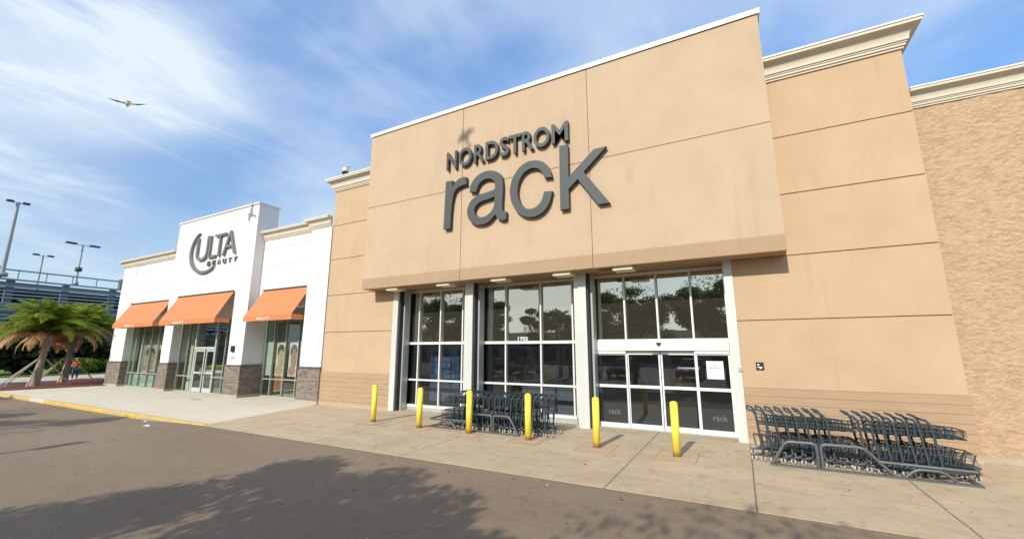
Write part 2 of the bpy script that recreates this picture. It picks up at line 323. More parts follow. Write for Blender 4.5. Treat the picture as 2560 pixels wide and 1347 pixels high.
def walk_extra(t, tcn, base, p):
    v = tcn.outputs['Object']
    s = t.nodes.new('ShaderNodeSeparateXYZ'); t.links.new(v, s.inputs[0]); x, y = s.outputs[0], s.outputs[1]
    a = nnoise(t, v, 0.9, 7, 0.62, (0.7,1.3,1)); c = nmix(t, nramp(t, a, 0.38, 0.66), base, (0.44,0.345,0.225))
    b = nnoise(t, v, 2.6, 8, 0.7); c = nmix(t, nramp(t, b, 0.50, 0.70, 0.0, 0.6), c, (0.29,0.215,0.14))
    d = nnoise(t, v, 14, 5, 0.7); c = nmix(t, nramp(t, d, 0.62, 0.72, 0.0, 0.6), c, (0.17,0.125,0.085))
    lt = nnoise(t, v, 5, 6, 0.7, (0.5,1,1)); c = nmix(t, nramp(t, lt, 0.58, 0.74, 0.0, 0.45), c, (0.62,0.53,0.39))
    # dark gum spots
    vo = t.nodes.new('ShaderNodeTexVoronoi'); vo.inputs['Scale'].default_value = 2.3; t.links.new(v, vo.inputs['Vector'])
    gsel = nmath(t, 'GREATER_THAN', nnoise(t, vo.outputs['Position'], 9, 0, 0.5), 0.5)
    c = nmix(t, nmath(t, 'MULTIPLY', nramp(t, vo.outputs['Distance'], 0.035, 0.075, 0.75, 0.0), gsel), c, (0.12,0.085,0.06))
    # tined grooves along the drive-side strip
    wv = nmath(t, 'FRACT', nmath(t, 'MULTIPLY', nmath(t, 'ADD', y, nmath(t, 'MULTIPLY', nnoise(t, v, 2.5, 3), 0.03)), 10.5))
    gr = nmath(t, 'MULTIPLY', nramp(t, wv, 0.0, 0.35, 1.0, 0.0), nmath(t, 'LESS_THAN', y, 9.3))
    gr = nmath(t, 'MULTIPLY', gr, nramp(t, nnoise(t, v, 0.8, 4), 0.30, 0.6, 0.25, 0.85))
    gr = nmath(t, 'MULTIPLY', gr, nmath(t, 'GREATER_THAN', x, -8.5))
    c = nmix(t, gr, c, (0.27,0.20,0.13))
    # control joints
    def joint(coord, pos, wdt):
        return nramp(t, nmath(t, 'ABSOLUTE', nmath(t, 'ADD', coord, nmath(t, 'ADD', nmath(t,'MULTIPLY', nnoise(t, v, 3.0, 5), 0.05), -pos-0.025))), wdt*0.4, wdt, 0.85, 0.0)
    j = None
    for xx in (-13.4, -10.3, -7.15, -2.35, 0.0, 2.55):
        q = joint(x, xx, 0.020); j = q if j is None else nmath(t, 'MAXIMUM', j, q)
    j = nmath(t, 'MAXIMUM', j, nmath(t, 'MULTIPLY', joint(y, 9.36, 0.016), 0.6))
    c = nmix(t, j, c, (0.13,0.09,0.06))
    rust = nramp(t, nnoise(t, v, 1.1, 5, 0.6), 0.62, 0.75, 0.0, 0.35)
    return nmix(t, rust, c, (0.42,0.24,0.12))
M['walk'] = mat('old_concrete', (0.50,0.405,0.275), 0.88, var=0.06, vscale=6, bump=0.5, bscale=70, bdist=0.006, extra=walk_extra)
def walk2_extra(t, tcn, base, p):
    v = tcn.outputs['Object']; a = nnoise(t, v, 0.8, 6, 0.6, (0.4,1,1)); c = nmix(t, nramp(t, a, 0.40, 0.70, 0.0, 0.7), base, (0.58,0.51,0.395))
    b = nnoise(t, v, 5, 6, 0.7); c = nmix(t, nramp(t, b, 0.60, 0.75, 0.0, 0.4), c, (0.44,0.36,0.26))
    s = t.nodes.new('ShaderNodeSeparateXYZ'); t.links.new(v, s.inputs[0])
    f = nmath(t, 'ABSOLUTE', nmath(t, 'SUBTRACT', nmath(t, 'FRACT', nmath(t, 'DIVIDE', s.outputs[0], 2.45)), 0.5))
    c = nmix(t, nramp(t, f, 0.004, 0.008, 0.35, 0.0), c, (0.3,0.25,0.18))
    f2 = nmath(t, 'ABSOLUTE', nmath(t, 'SUBTRACT', s.outputs[1], 10.6)); return nmix(t, nramp(t, f2, 0.008, 0.018, 0.35, 0.0), c, (0.3,0.25,0.18))
M['walk2'] = mat('new_concrete', (0.62,0.575,0.465), 0.85, var=0.04, vscale=5, bump=0.3, bscale=70, bdist=0.005, extra=walk2_extra)
def kerb_extra(t, tcn, base, p):
    v = tcn.outputs['Object']; a = nnoise(t, v, 4.5, 8, 0.75, (0.6,2,1)); c = nmix(t, nramp(t, a, 0.45, 0.58), base, (0.46,0.37,0.22))
    b = nnoise(t, v, 11, 5, 0.7); return nmix(t, nramp(t, b, 0.60, 0.70, 0.0, 0.7), c, (0.20,0.15,0.09))
M['kerb_yellow'] = mat('worn_yellow_paint', (0.66,0.46,0.07), 0.7, var=0.08, vscale=5, bump=0.4, bscale=50, extra=kerb_extra)
M['kerb'] = mat('kerb_concrete', (0.60,0.53,0.40), 0.85, var=0.1, vscale=3, bump=0.4, bscale=50)
M['lot'] = mat('far_ground', (0.16,0.15,0.12), 0.95, var=0.1, vscale=0.1)

ROADY = 7.86
def road_z(x, y):
    s = min(1, max(0, (x + 20.5) / 5.2)); s = s*s*(3-2*s)
    k = min(1, max(0, (y - 2.0) / 5.0)); edge = -0.135*(1-s) - 0.014*s
    return edge*k + (-0.10)*(1-k)
g = MB(); xs = [-60,-50,-44,-40,-36,-32,-29] + [-27+i*0.8 for i in range(20)] + [-10,-7,-4,-1,2,5,9,14,20,30,45,60]; ys = [-45,-30,-20,-12,-6,-3,0,2,3,4,5,6,7,7.4,ROADY+0.02]
vs_ = [(x,y,road_z(x,y)) for y in ys for x in xs]; nx = len(xs)
g.add(vs_, [(j*nx+i, j*nx+i+1, (j+1)*nx+i+1, (j+1)*nx+i) for j in range(len(ys)-1) for i in range(nx-1)], True)
tag(g.build('asphalt_road', M['asphalt']), 'sun-bleached brown asphalt lane in front of the shops', 'road', kind='structure')
tag(MB().quad((-2500,-2500,-0.30),(2500,-2500,-0.30),(2500,2500,-0.30),(-2500,2500,-0.30)).build('ground', M['lot']), 'flat ground under and beyond the lot', 'ground', kind='structure')
# pavements: old concrete right of the slanting joint, newer pale concrete left of it
tag(MB().prism([(-15.60,ROADY),(36,ROADY),(36,14.4),(-16.93,14.4),(-16.93,13.19)], 'z', -0.28, 0.0).build('pavement', M['walk']), 'old stained concrete pavement with grooved edge strip', 'pavement', kind='structure')
tag(MB().prism([(-38.9,8.06),(-15.64,8.06),(-16.95,13.19),(-16.95,14.6),(-39.4,14.6),(-38.45,12.9)], 'z', -0.28, -0.002).build('pale_pavement', M['walk2']), 'newer pale concrete pavement in front of the white shop', 'pavement', kind='structure')
kb = MB()
for (a, b, mt) in ((-31.7,-29.8,1),(-29.79,-15.62,0),(-38.9,-31.71,0)):
    kb.mat(mt); n = max(1, int((b-a)/0.7))
    for i in range(n):
        x0, x1 = a+(b-a)*i/n, a+(b-a)*(i+1)/n
        kb.prism([(ROADY,-0.28),(ROADY,-0.02),(ROADY+0.03,0.006),(8.06,0.006),(8.06,-0.28)], 'x', x0+0.001, x1-0.001)
tag(kb.build('kerb', [M['kerb_yellow'], M['kerb']]), 'worn yellow painted kerb along the pale pavement', 'kerb', kind='structure')
# left end: curved kerb, mulch bed, path, lawn
pts = [(-38.9,8.06),(-40.3,8.15),(-41.8,8.6),(-43.3,9.6),(-44.8,11.2),(-46.5,13.0),(-49,14.6)]
lk = MB(); top = []
for i, (x, y) in enumerate(pts):
    x2, y2 = pts[min(i+1, len(pts)-1)]; x1, y1 = pts[max(i-1, 0)]; d = Vector((x2-x1, y2-y1, 0)).normalized(); nrm = Vector((d.y, -d.x, 0))*0.2
    if nrm.y > 0: nrm = -nrm
    top.append(((x,y),(x+nrm.x,y+nrm.y)))
for i in range(len(top)-1):
    (a0,b0),(a1,b1) = top[i], top[i+1]
    lk.mat(0 if i < 2 else 1); lk.add([(b0[0],b0[1],-0.28),(b1[0],b1[1],-0.28),(b1[0],b1[1],0.006),(b0[0],b0[1],0.006),(a0[0],a0[1],0.006),(a1[0],a1[1],0.006),(a0[0],a0[1],-0.28),(a1[0],a1[1],-0.28)], [(0,1,2,3),(3,2,5,4),(4,5,7,6)])
tag(lk.build('end_kerb', [M['kerb_yellow'], M['kerb']]), 'kerb curving round the mulch bed at the far end', 'kerb', kind='structure')
tag(MB().prism([(-38.95,8.07)] + [(x,y) for x, y in pts[1:]] + [(-49,16),(-39.45,16),(-39.42,14.6),(-38.5,12.9)], 'z', -0.28, 0.03).build('mulch_bed', M['mulch']), 'red-brown mulch bed under the two palms', 'ground', kind='structure')
tag(MB().box(-66,-50.3,4,30,-0.28,-0.10).build('path', mat('far_path', (0.50,0.44,0.36), 0.9, var=0.1, vscale=1)), 'pale side road beyond the palms', 'road', kind='structure')
tag(MB().box(-78,-59.0,-20,60,-0.28,0.02).build('lawn', M['grass']), 'strip of bright green lawn beyond the side road', 'lawn', kind='structure')

# ------------------------------------------------------------------ beige department store
store = empty('department_store', (-6.3, 13.2, 0)); ORG = Vector((6.3, -13.2, 0))
tag(store, 'large beige stucco store with projecting sign fascia and white framed entrance', 'building')
def put(mb, name, mats, parent=store, bevel=0, off=None):
    o = ORG if off is None else off
    if parent in (store,) or off is not None:
        mb.v = [(x+o.x, y+o.y, z+o.z) for x, y, z in mb.v]
    return mb.build(name, mats, parent, bevel)
YW, YF = 13.2, 12.464
ZJ = [1.41, 3.18, 4.885, 6.60, 8.28, 10.02]
def panel_wall(mb, x0, x1, y, zs, xjs=(), gap=0.028, dep=0.03):
    """real panels proud of a recessed backing, open joints between them"""
    xs_ = [x0] + list(xjs) + [x1]
    for i in range(len(zs)-1):
        for j in range(len(xs_)-1):
            a = xs_[j] + (gap/2 if j > 0 else 0); b = xs_[j+1] - (gap/2 if j < len(xs_)-2 else 0)
            c = zs[i] + (gap/2 if i > 0 else 0); d = zs[i+1] - (gap/2 if i < len(zs)-2 else 0)
            mb.box(a, b, y, y+dep, c, d)
wl = MB(); wl.mat(0)
panel_wall(wl, -16.93, -12.74, YW, [1.41,3.18,4.871]); panel_wall(wl, -16.93, -13.4, YW, [4.899,6.60,8.28,10.02])
panel_wall(wl, -0.02, 4.34, YW, [1.41,3.18,4.871]); panel_wall(wl, 0.4, 4.34, YW, [4.899,6.60,8.28,10.02])
wl.mat(1); wl.box(-16.925,-12.745,YW+0.031,YW+0.75,1.41,10.02); wl.box(-0.015,4.335,YW+0.031,YW+0.75,1.41,10.02)
# joints between lower and upper sets
wl.mat(0); wl.box(-16.93,4.34,YW+0.80,60,5.25,10.02)
put(wl, 'wall', [M['wall'], M['groove']])
bs = MB()
for (x0, x1) in ((-16.95,-12.74),(-0.02,4.36)):
    bs = MB(); zz = 0.0; hs = [0.20]*7; hs[-1] = 0.205
    for i, h in enumerate(hs):
        bs.box(x0, x1, YW-0.02 - (0.012 if i == 0 else 0), YW+0.75, zz+(0.006 if i else 0), zz+h); zz += h
    put(bs, 'base_band', M['base'])
# projecting fascia box
fb = MB(); fb.mat(0)
panel_wall(fb, -13.86, 1.255, YF, [5.32, 8.457, 11.86], (-8.86,-3.82), 0.022)
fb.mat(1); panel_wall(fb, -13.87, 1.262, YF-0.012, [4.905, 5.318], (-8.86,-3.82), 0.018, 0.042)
fb.mat(2); fb.box(-13.85,1.25,YF+0.031,YF+0.12,4.91,11.86)
fb.mat(0); fb.box(-13.86,-13.70,YF+0.031,16.0,4.905,11.86); fb.box(1.10,1.257,YF+0.031,16.0,4.905,11.86); fb.box(-13.6,1.0,15.8,16.0,10.05,11.86)
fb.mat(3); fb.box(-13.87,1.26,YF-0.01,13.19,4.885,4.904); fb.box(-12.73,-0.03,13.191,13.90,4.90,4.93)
fb.mat(0); fb.box(-13.7,1.1,YF+0.5,15.8,10.8,11.0)
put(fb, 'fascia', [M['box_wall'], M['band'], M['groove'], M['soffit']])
cp = MB(); cp.box(-13.92,1.32,YF-0.055,YF+0.30,11.862,11.95); cp.box(-13.92,-13.62,YF+0.302,16.05,11.862,11.95); cp.box(1.02,1.32,YF+0.302,16.05,11.862,11.95)
cp.box(-13.915,1.315,YF-0.045,YF-0.035,11.80,11.861)
put(cp, 'coping', M['cap'])
def sweep_cornice(path, prof, cap_k=None):
    """path: plan polyline (x,y); prof: (out,z). outward = right-hand side when walking so that -y is outside for +x travel"""
    mb = MB(); P = [Vector((x,y)) for x,y in path]; rings = []
    for i, p in enumerate(P):
        d0 = (P[i]-P[i-1]).normalized() if i else (P[1]-P[0]).normalized(); d1 = (P[i+1]-P[i]).normalized() if i < len(P)-1 else d0
        n0 = Vector((d0.y,-d0.x)); n1 = Vector((d1.y,-d1.x)); n = (n0+n1); n = n/ max(0.3, n.dot(n0))
        rings.append([(p.x+n.x*o, p.y+n.y*o, z) for o, z in prof])
    k = len(prof)
    for i in range(len(rings)-1):
        for j in range(k-1):
            mb.mat(1 if (cap_k is not None and j >= cap_k) else 0)
            mb.add([rings[i][j], rings[i+1][j], rings[i+1][j+1], rings[i][j+1]], [(0,1,2,3)])
    for rg in (rings[0], rings[-1]): mb.mat(0); mb.add(rg, [tuple(range(k))])
    return mb
def profile(z0, s=1.0):
    z = lambda h: z0 + h*s
    pr = [(0.0,z(0)),(0.045*s,z(0)),(0.045*s,z(0.05)),(0.085*s,z(0.06)),(0.085*s,z(0.12)),(0.11*s,z(0.125)),(0.11*s,z(0.165)),(0.145*s,z(0.17))]
    for a in range(0, 91, 15): pr.append(((0.145+0.20*(1-math.cos(R(a))))*s, z(0.17+0.29*math.sin(R(a)))))
    pr += [(0.375*s,z(0.47)),(0.375*s,z(0.545)),(0.40*s,z(0.55)),(0.40*s,z(0.60)),(0.0,z(0.62))]
    return pr
put(sweep_cornice([(-16.93,15.5),(-16.93,YW),(-13.87,YW)], profile(10.02,1.0), 17), 'cornice', [M['cornice'], M['cap']])
put(sweep_cornice([(1.262,YW),(4.34,YW),(4.34,16.5)], profile(10.02,1.0), 17), 'cornice', [M['cornice'], M['cap']])
YR = 13.42
put(sweep_cornice([(4.345,YR),(34,YR)], profile(8.42,0.78), 17), 'cornice', [M['cornice'], M['cap']])
# rough side wing: a really uneven face
sf = MB(); nxs, nzs = 150, 46; X = np.linspace(4.345, 20, nxs); Zs = np.linspace(0.12, 8.43, nzs)
H_ = RNG.normal(0, 1, (nzs, nxs)); H_ = (H_ + np.roll(H_,1,0)+np.roll(H_,1,1)+np.roll(H_,-1,1))/2*0.008
sf.add([(float(X[i]), YR - float(H_[j,i]), float(Zs[j])) for j in range(nzs) for i in range(nxs)], [(j*nxs+i, j*nxs+i+1, (j+1)*nxs+i+1, (j+1)*nxs+i) for j in range(nzs-1) for i in range(nxs-1)], True)
sf.box(4.345,34,YR+0.05,60,0,8.43); sf.box(20,34,YR,YR+0.049,0,8.43)
put(sf, 'side_wing', M['split'])
sb = MB(); sb.box(4.365,34,YR-0.03,YR+0.04,0,0.13); put(sb, 'wing_footing', M['stone_foot'])
# soffit downlights
for x in (-12.3,-9.72,-7.3,-4.93,-2.95):
    d = MB(); d.box(x-0.30,x+0.30,YF+0.10,YF+0.62,4.775,4.884); o = put(d, 'soffit_light', M['lamp'], bevel=0.008)
d = MB(); d.box(-3.72,-3.28,YF+0.3,YF+0.55,4.80,4.884); put(d, 'soffit_vent', M['soffit'], bevel=0.02)

# storefront bays
YG = 13.95
def vm(mb, x, y, z0, z1, wd=0.055, dp=0.09): mb.box(x-wd/2, x+wd/2, y-dp, y+0.04, z0, z1)
def bay(name, x0, x1, mull, base_h):
    f = MB(); pane_hi = MB(); pane_lo = MB()
    f.box(x0, x0+0.07, YG-0.11, YG+0.05, base_h, 4.86); f.box(x1-0.07, x1, YG-0.11, YG+0.05, base_h, 4.86)
    f.box(x0, x1, YG-0.113, YG+0.055, 4.80, 4.88); f.box(x0, x1, YG-0.13, YG+0.05, 2.61, 2.71); f.box(x0, x1, YG-0.115, YG+0.05, 1.15, 1.215); f.box(x0, x1, YG-0.135, YG+0.05, base_h, base_h+0.09)
    for x in mull: f.box(x-0.028,x+0.028,YG-0.105,YG+0.045,base_h+0.09,4.80)
    o = put(f, name, M['alu']); xs_ = [x0+0.07]+mull+[x1-0.07]
    for i in range(len(xs_)-1):
        a, b = xs_[i], xs_[i+1]
        for (c, d, k) in ((2.71,4.80,'glass_hi'),(1.215,2.61,'glass_lo'),(base_h+0.09,1.15,'glass_lo')):
            q = MB(); q.add([(a,YG,c),(b,YG,c),(b,YG,d),(a,YG,d)], [(0,1,2,3)]); put(q, 'pane', M[k], o, off=ORG)
    s = MB(); s.box(x0, x1, YG-0.15, YG+0.06, 0.0, base_h-0.002); put(s, 'sill', M['alu_grey'], o, off=ORG)
    return o
bay('window_bay', -13.02, -9.10, [-11.88,-10.76,-9.66], 0.12)
bay('window_bay', -8.83, -4.74, [-7.70,-6.26,-5.05], 0.15)
# entrance bay: transom, white operator header, two sliding leaves between two fixed panels
en = MB(); en.box(-4.36,-4.27,YG-0.11,YG+0.05,0,4.86); en.box(-0.29,-0.20,YG-0.11,YG+0.05,0,4.86); en.box(-4.36,-0.20,YG-0.113,YG+0.055,4.80,4.88); en.box(-4.27,-0.29,YG-0.12,YG+0.05,2.66,2.73)
for x in (-3.245,-2.225,-1.215): en.box(x-0.028,x+0.028,YG-0.105,YG+0.045,2.73,4.80)
ent = put(en, 'entrance_bay', M['alu'])
for a, b in ((-4.27,-3.273),(-3.217,-2.253),(-2.197,-1.243),(-1.187,-0.29)):
    q = MB(); q.add([(a,YG,2.73),(b,YG,2.73),(b,YG,4.80),(a,YG,4.80)], [(0,1,2,3)]); put(q, 'pane', M['glass_hi'], ent, off=ORG)
hd = MB(); hd.box(-4.268,-0.292,YG-0.20,YG+0.04,2.37,2.659); hd.box(-4.266,-3.262,YG-0.17,YG+0.04,2.27,2.369); hd.box(-1.232,-0.294,YG-0.17,YG+0.04,2.27,2.369)
put(hd, 'door_header', M['alu'], bevel=0.006)
sn = MB(); sn.prism([(-2.28,2.615),(-2.30,2.59),(-2.225,2.51),(-2.15,2.59),(-2.17,2.615)], 'y', YG-0.245, YG-0.201); sn.box(-2.46,-2.0,YG-0.215,YG-0.201,2.34,2.37)
put(sn, 'door_sensor', M['black'])
def door_leaf(x0, x1, y, name, fixed):
    f = MB(); z1 = 2.265 if fixed else 2.355; s = 0.05
    f.box(x0,x0+s,y-0.03,y+0.03,0.012,z1); f.box(x1-s,x1,y-0.03,y+0.03,0.012,z1); f.box(x0+s,x1-s,y-0.028,y+0.028,z1-(0.03 if fixed else 0.11),z1); f.box(x0+s,x1-s,y-0.028,y+0.028,0.012,0.14); f.box(x0+s,x1-s,y-0.032,y+0.028,1.215,1.305)
    o = put(f, name, M['alu'])
    for c, d in ((0.14,1.215),(1.305,z1-(0.03 if fixed else 0.11))):
        q = MB(); q.add([(x0+s,y,c),(x1-s,y,c),(x1-s,y,d),(x0+s,y,d)], [(0,1,2,3)]); put(q, 'pane', M['glass_lo'], o, off=ORG)
    return o
lf1 = door_leaf(-4.268,-3.235,YG-0.10,'door_panel',True); sl1 = door_leaf(-3.25,-2.235,YG-0.03,'sliding_door',False); sl2 = door_leaf(-2.215,-1.20,YG-0.03,'sliding_door',False); lf2 = door_leaf(-1.215,-0.292,YG-0.10,'door_panel',True)
th = MB(); th.box(-4.3,-0.25,YG-0.22,YG+0.1,0.0,0.011); put(th, 'threshold', M['alu_grey'])
# piers
for (x0, x1) in ((-12.735,-12.46),(-9.10,-8.74),(-4.73,-4.32),(-0.255,-0.025)):
    p = MB(); p.box(x0,x1,YW-0.035,YW+0.03,0,4.883); p.box(x0+0.01,x1-0.01,YW+0.031,YG-0.16,0,4.882)
    if x1 < -1: p.mat(1); p.box(x1+0.0,x1+0.055,YW+0.06,YG-0.16,0,4.88); p.mat(2); p.box(x1+0.058,x1+0.13,YW+0.25,YG-0.16,0,4.88)
    put(p, 'pier', [M['pier'], M['dark'], M['alu_grey']])
# interior shell
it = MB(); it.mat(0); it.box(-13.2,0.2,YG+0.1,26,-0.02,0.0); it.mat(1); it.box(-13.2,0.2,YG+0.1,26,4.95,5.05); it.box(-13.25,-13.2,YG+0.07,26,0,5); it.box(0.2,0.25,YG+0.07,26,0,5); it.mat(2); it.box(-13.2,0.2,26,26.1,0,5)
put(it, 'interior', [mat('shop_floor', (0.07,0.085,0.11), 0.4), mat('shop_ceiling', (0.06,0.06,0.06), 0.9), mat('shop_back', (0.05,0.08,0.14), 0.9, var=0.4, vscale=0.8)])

# wall fixtures
pl = MB(); pl.box(0.32,0.50,YW-0.022,YW-0.001,1.87,2.07); pq = pl.build('accessible_plaque', M['black']); tag(pq, 'small square black plaque on beige wall right of the entrance', 'plaque')
pp = MB(); pp.box(0.35,0.40,YW-0.026,YW-0.0225,1.99,2.02); pp.box(0.35,0.46,YW-0.026,YW-0.0225,1.935,1.955); pp.box(0.39,0.45,YW-0.026,YW-0.0225,1.905,1.93); o = pp.build('lettering', M['paper'], pq)
pl = MB(); pl.box(-0.10,-0.02,YW-0.075,YW-0.036,1.83,1.95); tag(pl.build('door_switch', M['alu_grey'], bevel=0.005), 'grey key switch box on white pier at right of sliding door', 'switch')

# ------------------------------------------------------------------ text helpers
def text_mesh(name, body, x0, x1, z0, z1, y, depth, mats, parent=None, offset=0.0, caps=True, shear=0.0, bev=0.0):
    """lettering standing on a wall facing -y, fitted to the box x0..x1, z0..z1"""
    cu = bpy.data.curves.new(name, 'FONT'); cu.body = body; cu.size = 1.0; cu.offset = offset; cu.extrude = 0.5; cu.shear = shear; cu.resolution_u = 6
    tmp = bpy.data.objects.new(name, cu); col.objects.link(tmp); bpy.context.view_layer.update()
    me = bpy.data.meshes.new_from_object(tmp); bpy.data.objects.remove(tmp)
    n = len(me.vertices); co = np.empty(n*3); me.vertices.foreach_get('co', co); co = co.reshape(-1,3); mn, mxx = co.min(0), co.max(0)
    out = np.empty_like(co); out[:,0] = x0 + (co[:,0]-mn[0])/(mxx[0]-mn[0])*(x1-x0); out[:,2] = z0 + (co[:,1]-mn[1])/(mxx[1]-mn[1])*(z1-z0); out[:,1] = y - (co[:,2]-mn[2])/(mxx[2]-mn[2])*depth
    me.vertices.foreach_set('co', out.ravel()); me.materials.clear()
    for m_ in mats: me.materials.append(m_)
    me.update()
    mi = [0 if abs(p.normal.y) > 0.9 else len(mats)-1 for p in me.polygons]; me.polygons.foreach_set('material_index', mi); me.polygons.foreach_set('use_smooth', [False]*len(mi))
    o = bpy.data.objects.new(name, me); col.objects.link(o)
    if parent: o.parent = parent
    return o
def outline_mesh(name, loops, y, depth, mats, parent=None):
    cu = bpy.data.curves.new(name, 'CURVE'); cu.dimensions = '2D'; cu.fill_mode = 'BOTH'; cu.extrude = depth/2; cu.resolution_u = 8
    for lp in loops:
        s = cu.splines.new('BEZIER'); s.bezier_points.add(len(lp)-1); s.use_cyclic_u = True
        for i, (x, z, k) in enumerate(lp):
            b = s.bezier_points[i]; b.co = (x, z, 0)
            nb, pb = lp[(i+1)%len(lp)], lp[i-1]
            if k: b.handle_left_type = b.handle_right_type = 'AUTO'
            else: b.handle_left_type = b.handle_right_type = 'FREE'; b.handle_left = (x+(pb[0]-x)/3, z+(pb[1]-z)/3, 0); b.handle_right = (x+(nb[0]-x)/3, z+(nb[1]-z)/3, 0)
    tmp = bpy.data.objects.new(name, cu); col.objects.link(tmp); bpy.context.view_layer.update()
    me = bpy.data.meshes.new_from_object(tmp); bpy.data.objects.remove(tmp)
    for v_ in me.vertices: c = v_.co.copy(); v_.co = (c.x, y + depth/2 - c.z, c.y)
    me.materials.clear()
    for m_ in mats: me.materials.append(m_)
    me.update(); mi = [0 if abs(p.normal.y) > 0.9 else len(mats)-1 for p in me.polygons]; me.polygons.foreach_set('material_index', mi); me.polygons.foreach_set('use_smooth', [False]*len(mi))
    o = bpy.data.objects.new(name, me); col.objects.link(o)
    if parent: o.parent = parent
    return o
LM = [M['letter'], M['letter_side']]
sg = empty('store_sign', (0,0,0)); tag(sg, 'dark grey raised two-line store name sign on the beige fascia', 'sign')
for ch, a, b, zb, zt in (('N',-9.51,-9.03,9.27,9.99),('O',-8.93,-8.34,9.27,10.01),('R',-8.23,-7.79,9.28,10.0),('D',-7.72,-7.18,9.28,10.0),('S',-7.12,-6.73,9.27,10.01),('T',-6.73,-6.25,9.28,10.0),('R',-6.20,-5.76,9.28,10.0),('O',-5.75,-5.14,9.27,10.01),('M',-5.07,-4.47,9.28,9.99)):
    text_mesh('letter', ch, a, b, zb, zt, YF-0.03, 0.13, LM, sg, 0.02)
GL = {'r':[[(-9.50,8.79,0),(-9.18,8.77,0),(-9.20,8.51,0),(-8.97,8.74,1),(-8.74,8.81,1),(-8.55,8.79,0),(-8.54,8.50,0),(-8.79,8.48,1),(-9.05,8.34,1),(-9.16,8.03,1),(-9.20,7.75,1),(-9.24,6.87,0),(-9.55,6.88,0)]],
'a':[[(-8.39,8.16,0),(-8.10,8.12,0),(-8.01,8.35,1),(-7.84,8.50,1),(-7.55,8.53,1),(-7.33,8.38,1),(-7.29,8.18,1),(-7.30,8.07,0),(-7.62,8.01,1),(-8.01,7.97,1),(-8.32,7.80,1),(-8.47,7.50,1),(-8.43,7.18,1),(-8.22,6.93,1),(-7.91,6.83,1),(-7.57,6.88,1),(-7.27,7.13,0),(-7.18,6.97,1),(-7.00,6.87,1),(-6.83,6.88,0),(-6.82,7.15,0),(-6.93,7.16,1),(-6.98,7.29,1),(-6.99,7.49,1),(-6.97,8.22,1),(-7.03,8.53,1),(-7.24,8.73,1),(-7.50,8.82,1),(-7.83,8.82,1),(-8.16,8.66,1),(-8.34,8.41,1)],
 [(-7.30,7.80,0),(-7.54,7.75,1),(-7.85,7.71,1),(-8.09,7.59,1),(-8.17,7.40,1),(-8.06,7.19,1),(-7.84,7.10,1),(-7.54,7.18,1),(-7.35,7.40,1)]],
'c':[[(-5.35,8.12,0),(-5.07,8.09,0),(-5.16,8.38,1),(-5.38,8.68,1),(-5.72,8.82,1),(-6.10,8.80,1),(-6.45,8.52,1),(-6.66,8.06,1),(-6.66,7.66,1),(-6.52,7.26,1),(-6.26,6.96,1),(-5.94,6.82,1),(-5.58,6.84,1),(-5.25,7.10,1),(-5.07,7.59,0),(-5.37,7.62,0),(-5.48,7.31,1),(-5.69,7.13,1),(-5.94,7.10,1),(-6.19,7.26,1),(-6.35,7.60,1),(-6.37,7.96,1),(-6.26,8.29,1),(-6.03,8.51,1),(-5.72,8.55,1),(-5.48,8.40,1)]],
'k':[[(-4.79,9.14,0),(-4.49,9.11,0),(-4.49,7.96,0),(-3.60,8.74,0),(-3.20,8.74,0),(-3.97,8.04,0),(-3.17,6.86,0),(-3.53,6.86,0),(-4.18,7.83,0),(-4.50,7.56,0),(-4.50,6.88,0),(-4.80,6.88,0)]]}
for k in 'rack': outline_mesh('letter', GL[k], YF-0.17, 0.14, LM, sg)

# ------------------------------------------------------------------ white beauty shop
shop = empty('white_shop', (-28, 13.2, 0)); tag(shop, 'white stucco shop with central tower, stone pilaster bases and orange awnings', 'building')
SO = Vector((28,-13.2,0))
def sput(mb, name, mats, parent=shop, bevel=0): return put(mb, name, mats, parent, bevel, off=SO)
YC = 13.42
sw = MB()
# upper walls with fine reveals, pilasters, returns
for (x0, x1, zs) in ((-22.74,-18.45,[4.55,5.55,6.82,7.84,8.32]),(-39.0,-31.15,[8.0,8.15])):
    panel_wall(sw, x0, x1, YC, zs, (), 0.022, 0.03)
sw.box(-39.0,-16.95,YC+0.031,40,4.56,8.3); panel_wall(sw, -37.04, -31.31, 13.115, [4.55,5.4,6.55,7.6,8.17], (), 0.022, 0.03); sw.box(-37.04,-31.31,13.146,YC+0.03,4.56,8.17)
PIL = [(-39.0,-37.05,13.10),(-31.3,-30.25,12.92),(-24.08,-22.76,12.90),(-18.44,-16.96,13.16)]
for (x0, x1, y0) in PIL:
    zt = 8.3 if y0 > 13 else 10.34
    if y0 > 13: sw.box(x0, x1, y0, 14.7, 1.62, zt)
# tower
sw.box(-31.3,-22.755,12.90,14.05,5.55,10.34); sw.box(-31.3,-30.25,12.901,14.7,1.62,5.549); sw.box(-24.08,-22.756,12.901,14.7,1.62,5.549)
sw.box(-37.0,-31.31,13.44,14.6,4.1,4.55); sw.box(-30.24,-24.09,13.34,14.6,4.1,5.54); sw.box(-22.75,-18.45,14.25,14.6,4.3,4.55)
sput(sw, 'wall', M['white'])
tcap = MB(); tcap.box(-31.36,-22.70,12.84,14.11,10.342,10.43); sput(tcap, 'coping', M['cap'])
cpr = [(o, z) for o, z in profile(8.30, 0.80)]
sput(sweep_cornice([(-22.75,YC),(-18.44,YC),(-18.44,13.16),(-16.96,13.16)], cpr, 17), 'cornice', [M['cornice'], M['cap']])
sput(sweep_cornice([(-39.0,16),(-39.0,13.10),(-31.31,13.10)], [(o, z-0.12) for o, z in cpr], 17), 'cornice', [M['cornice'], M['cap']])
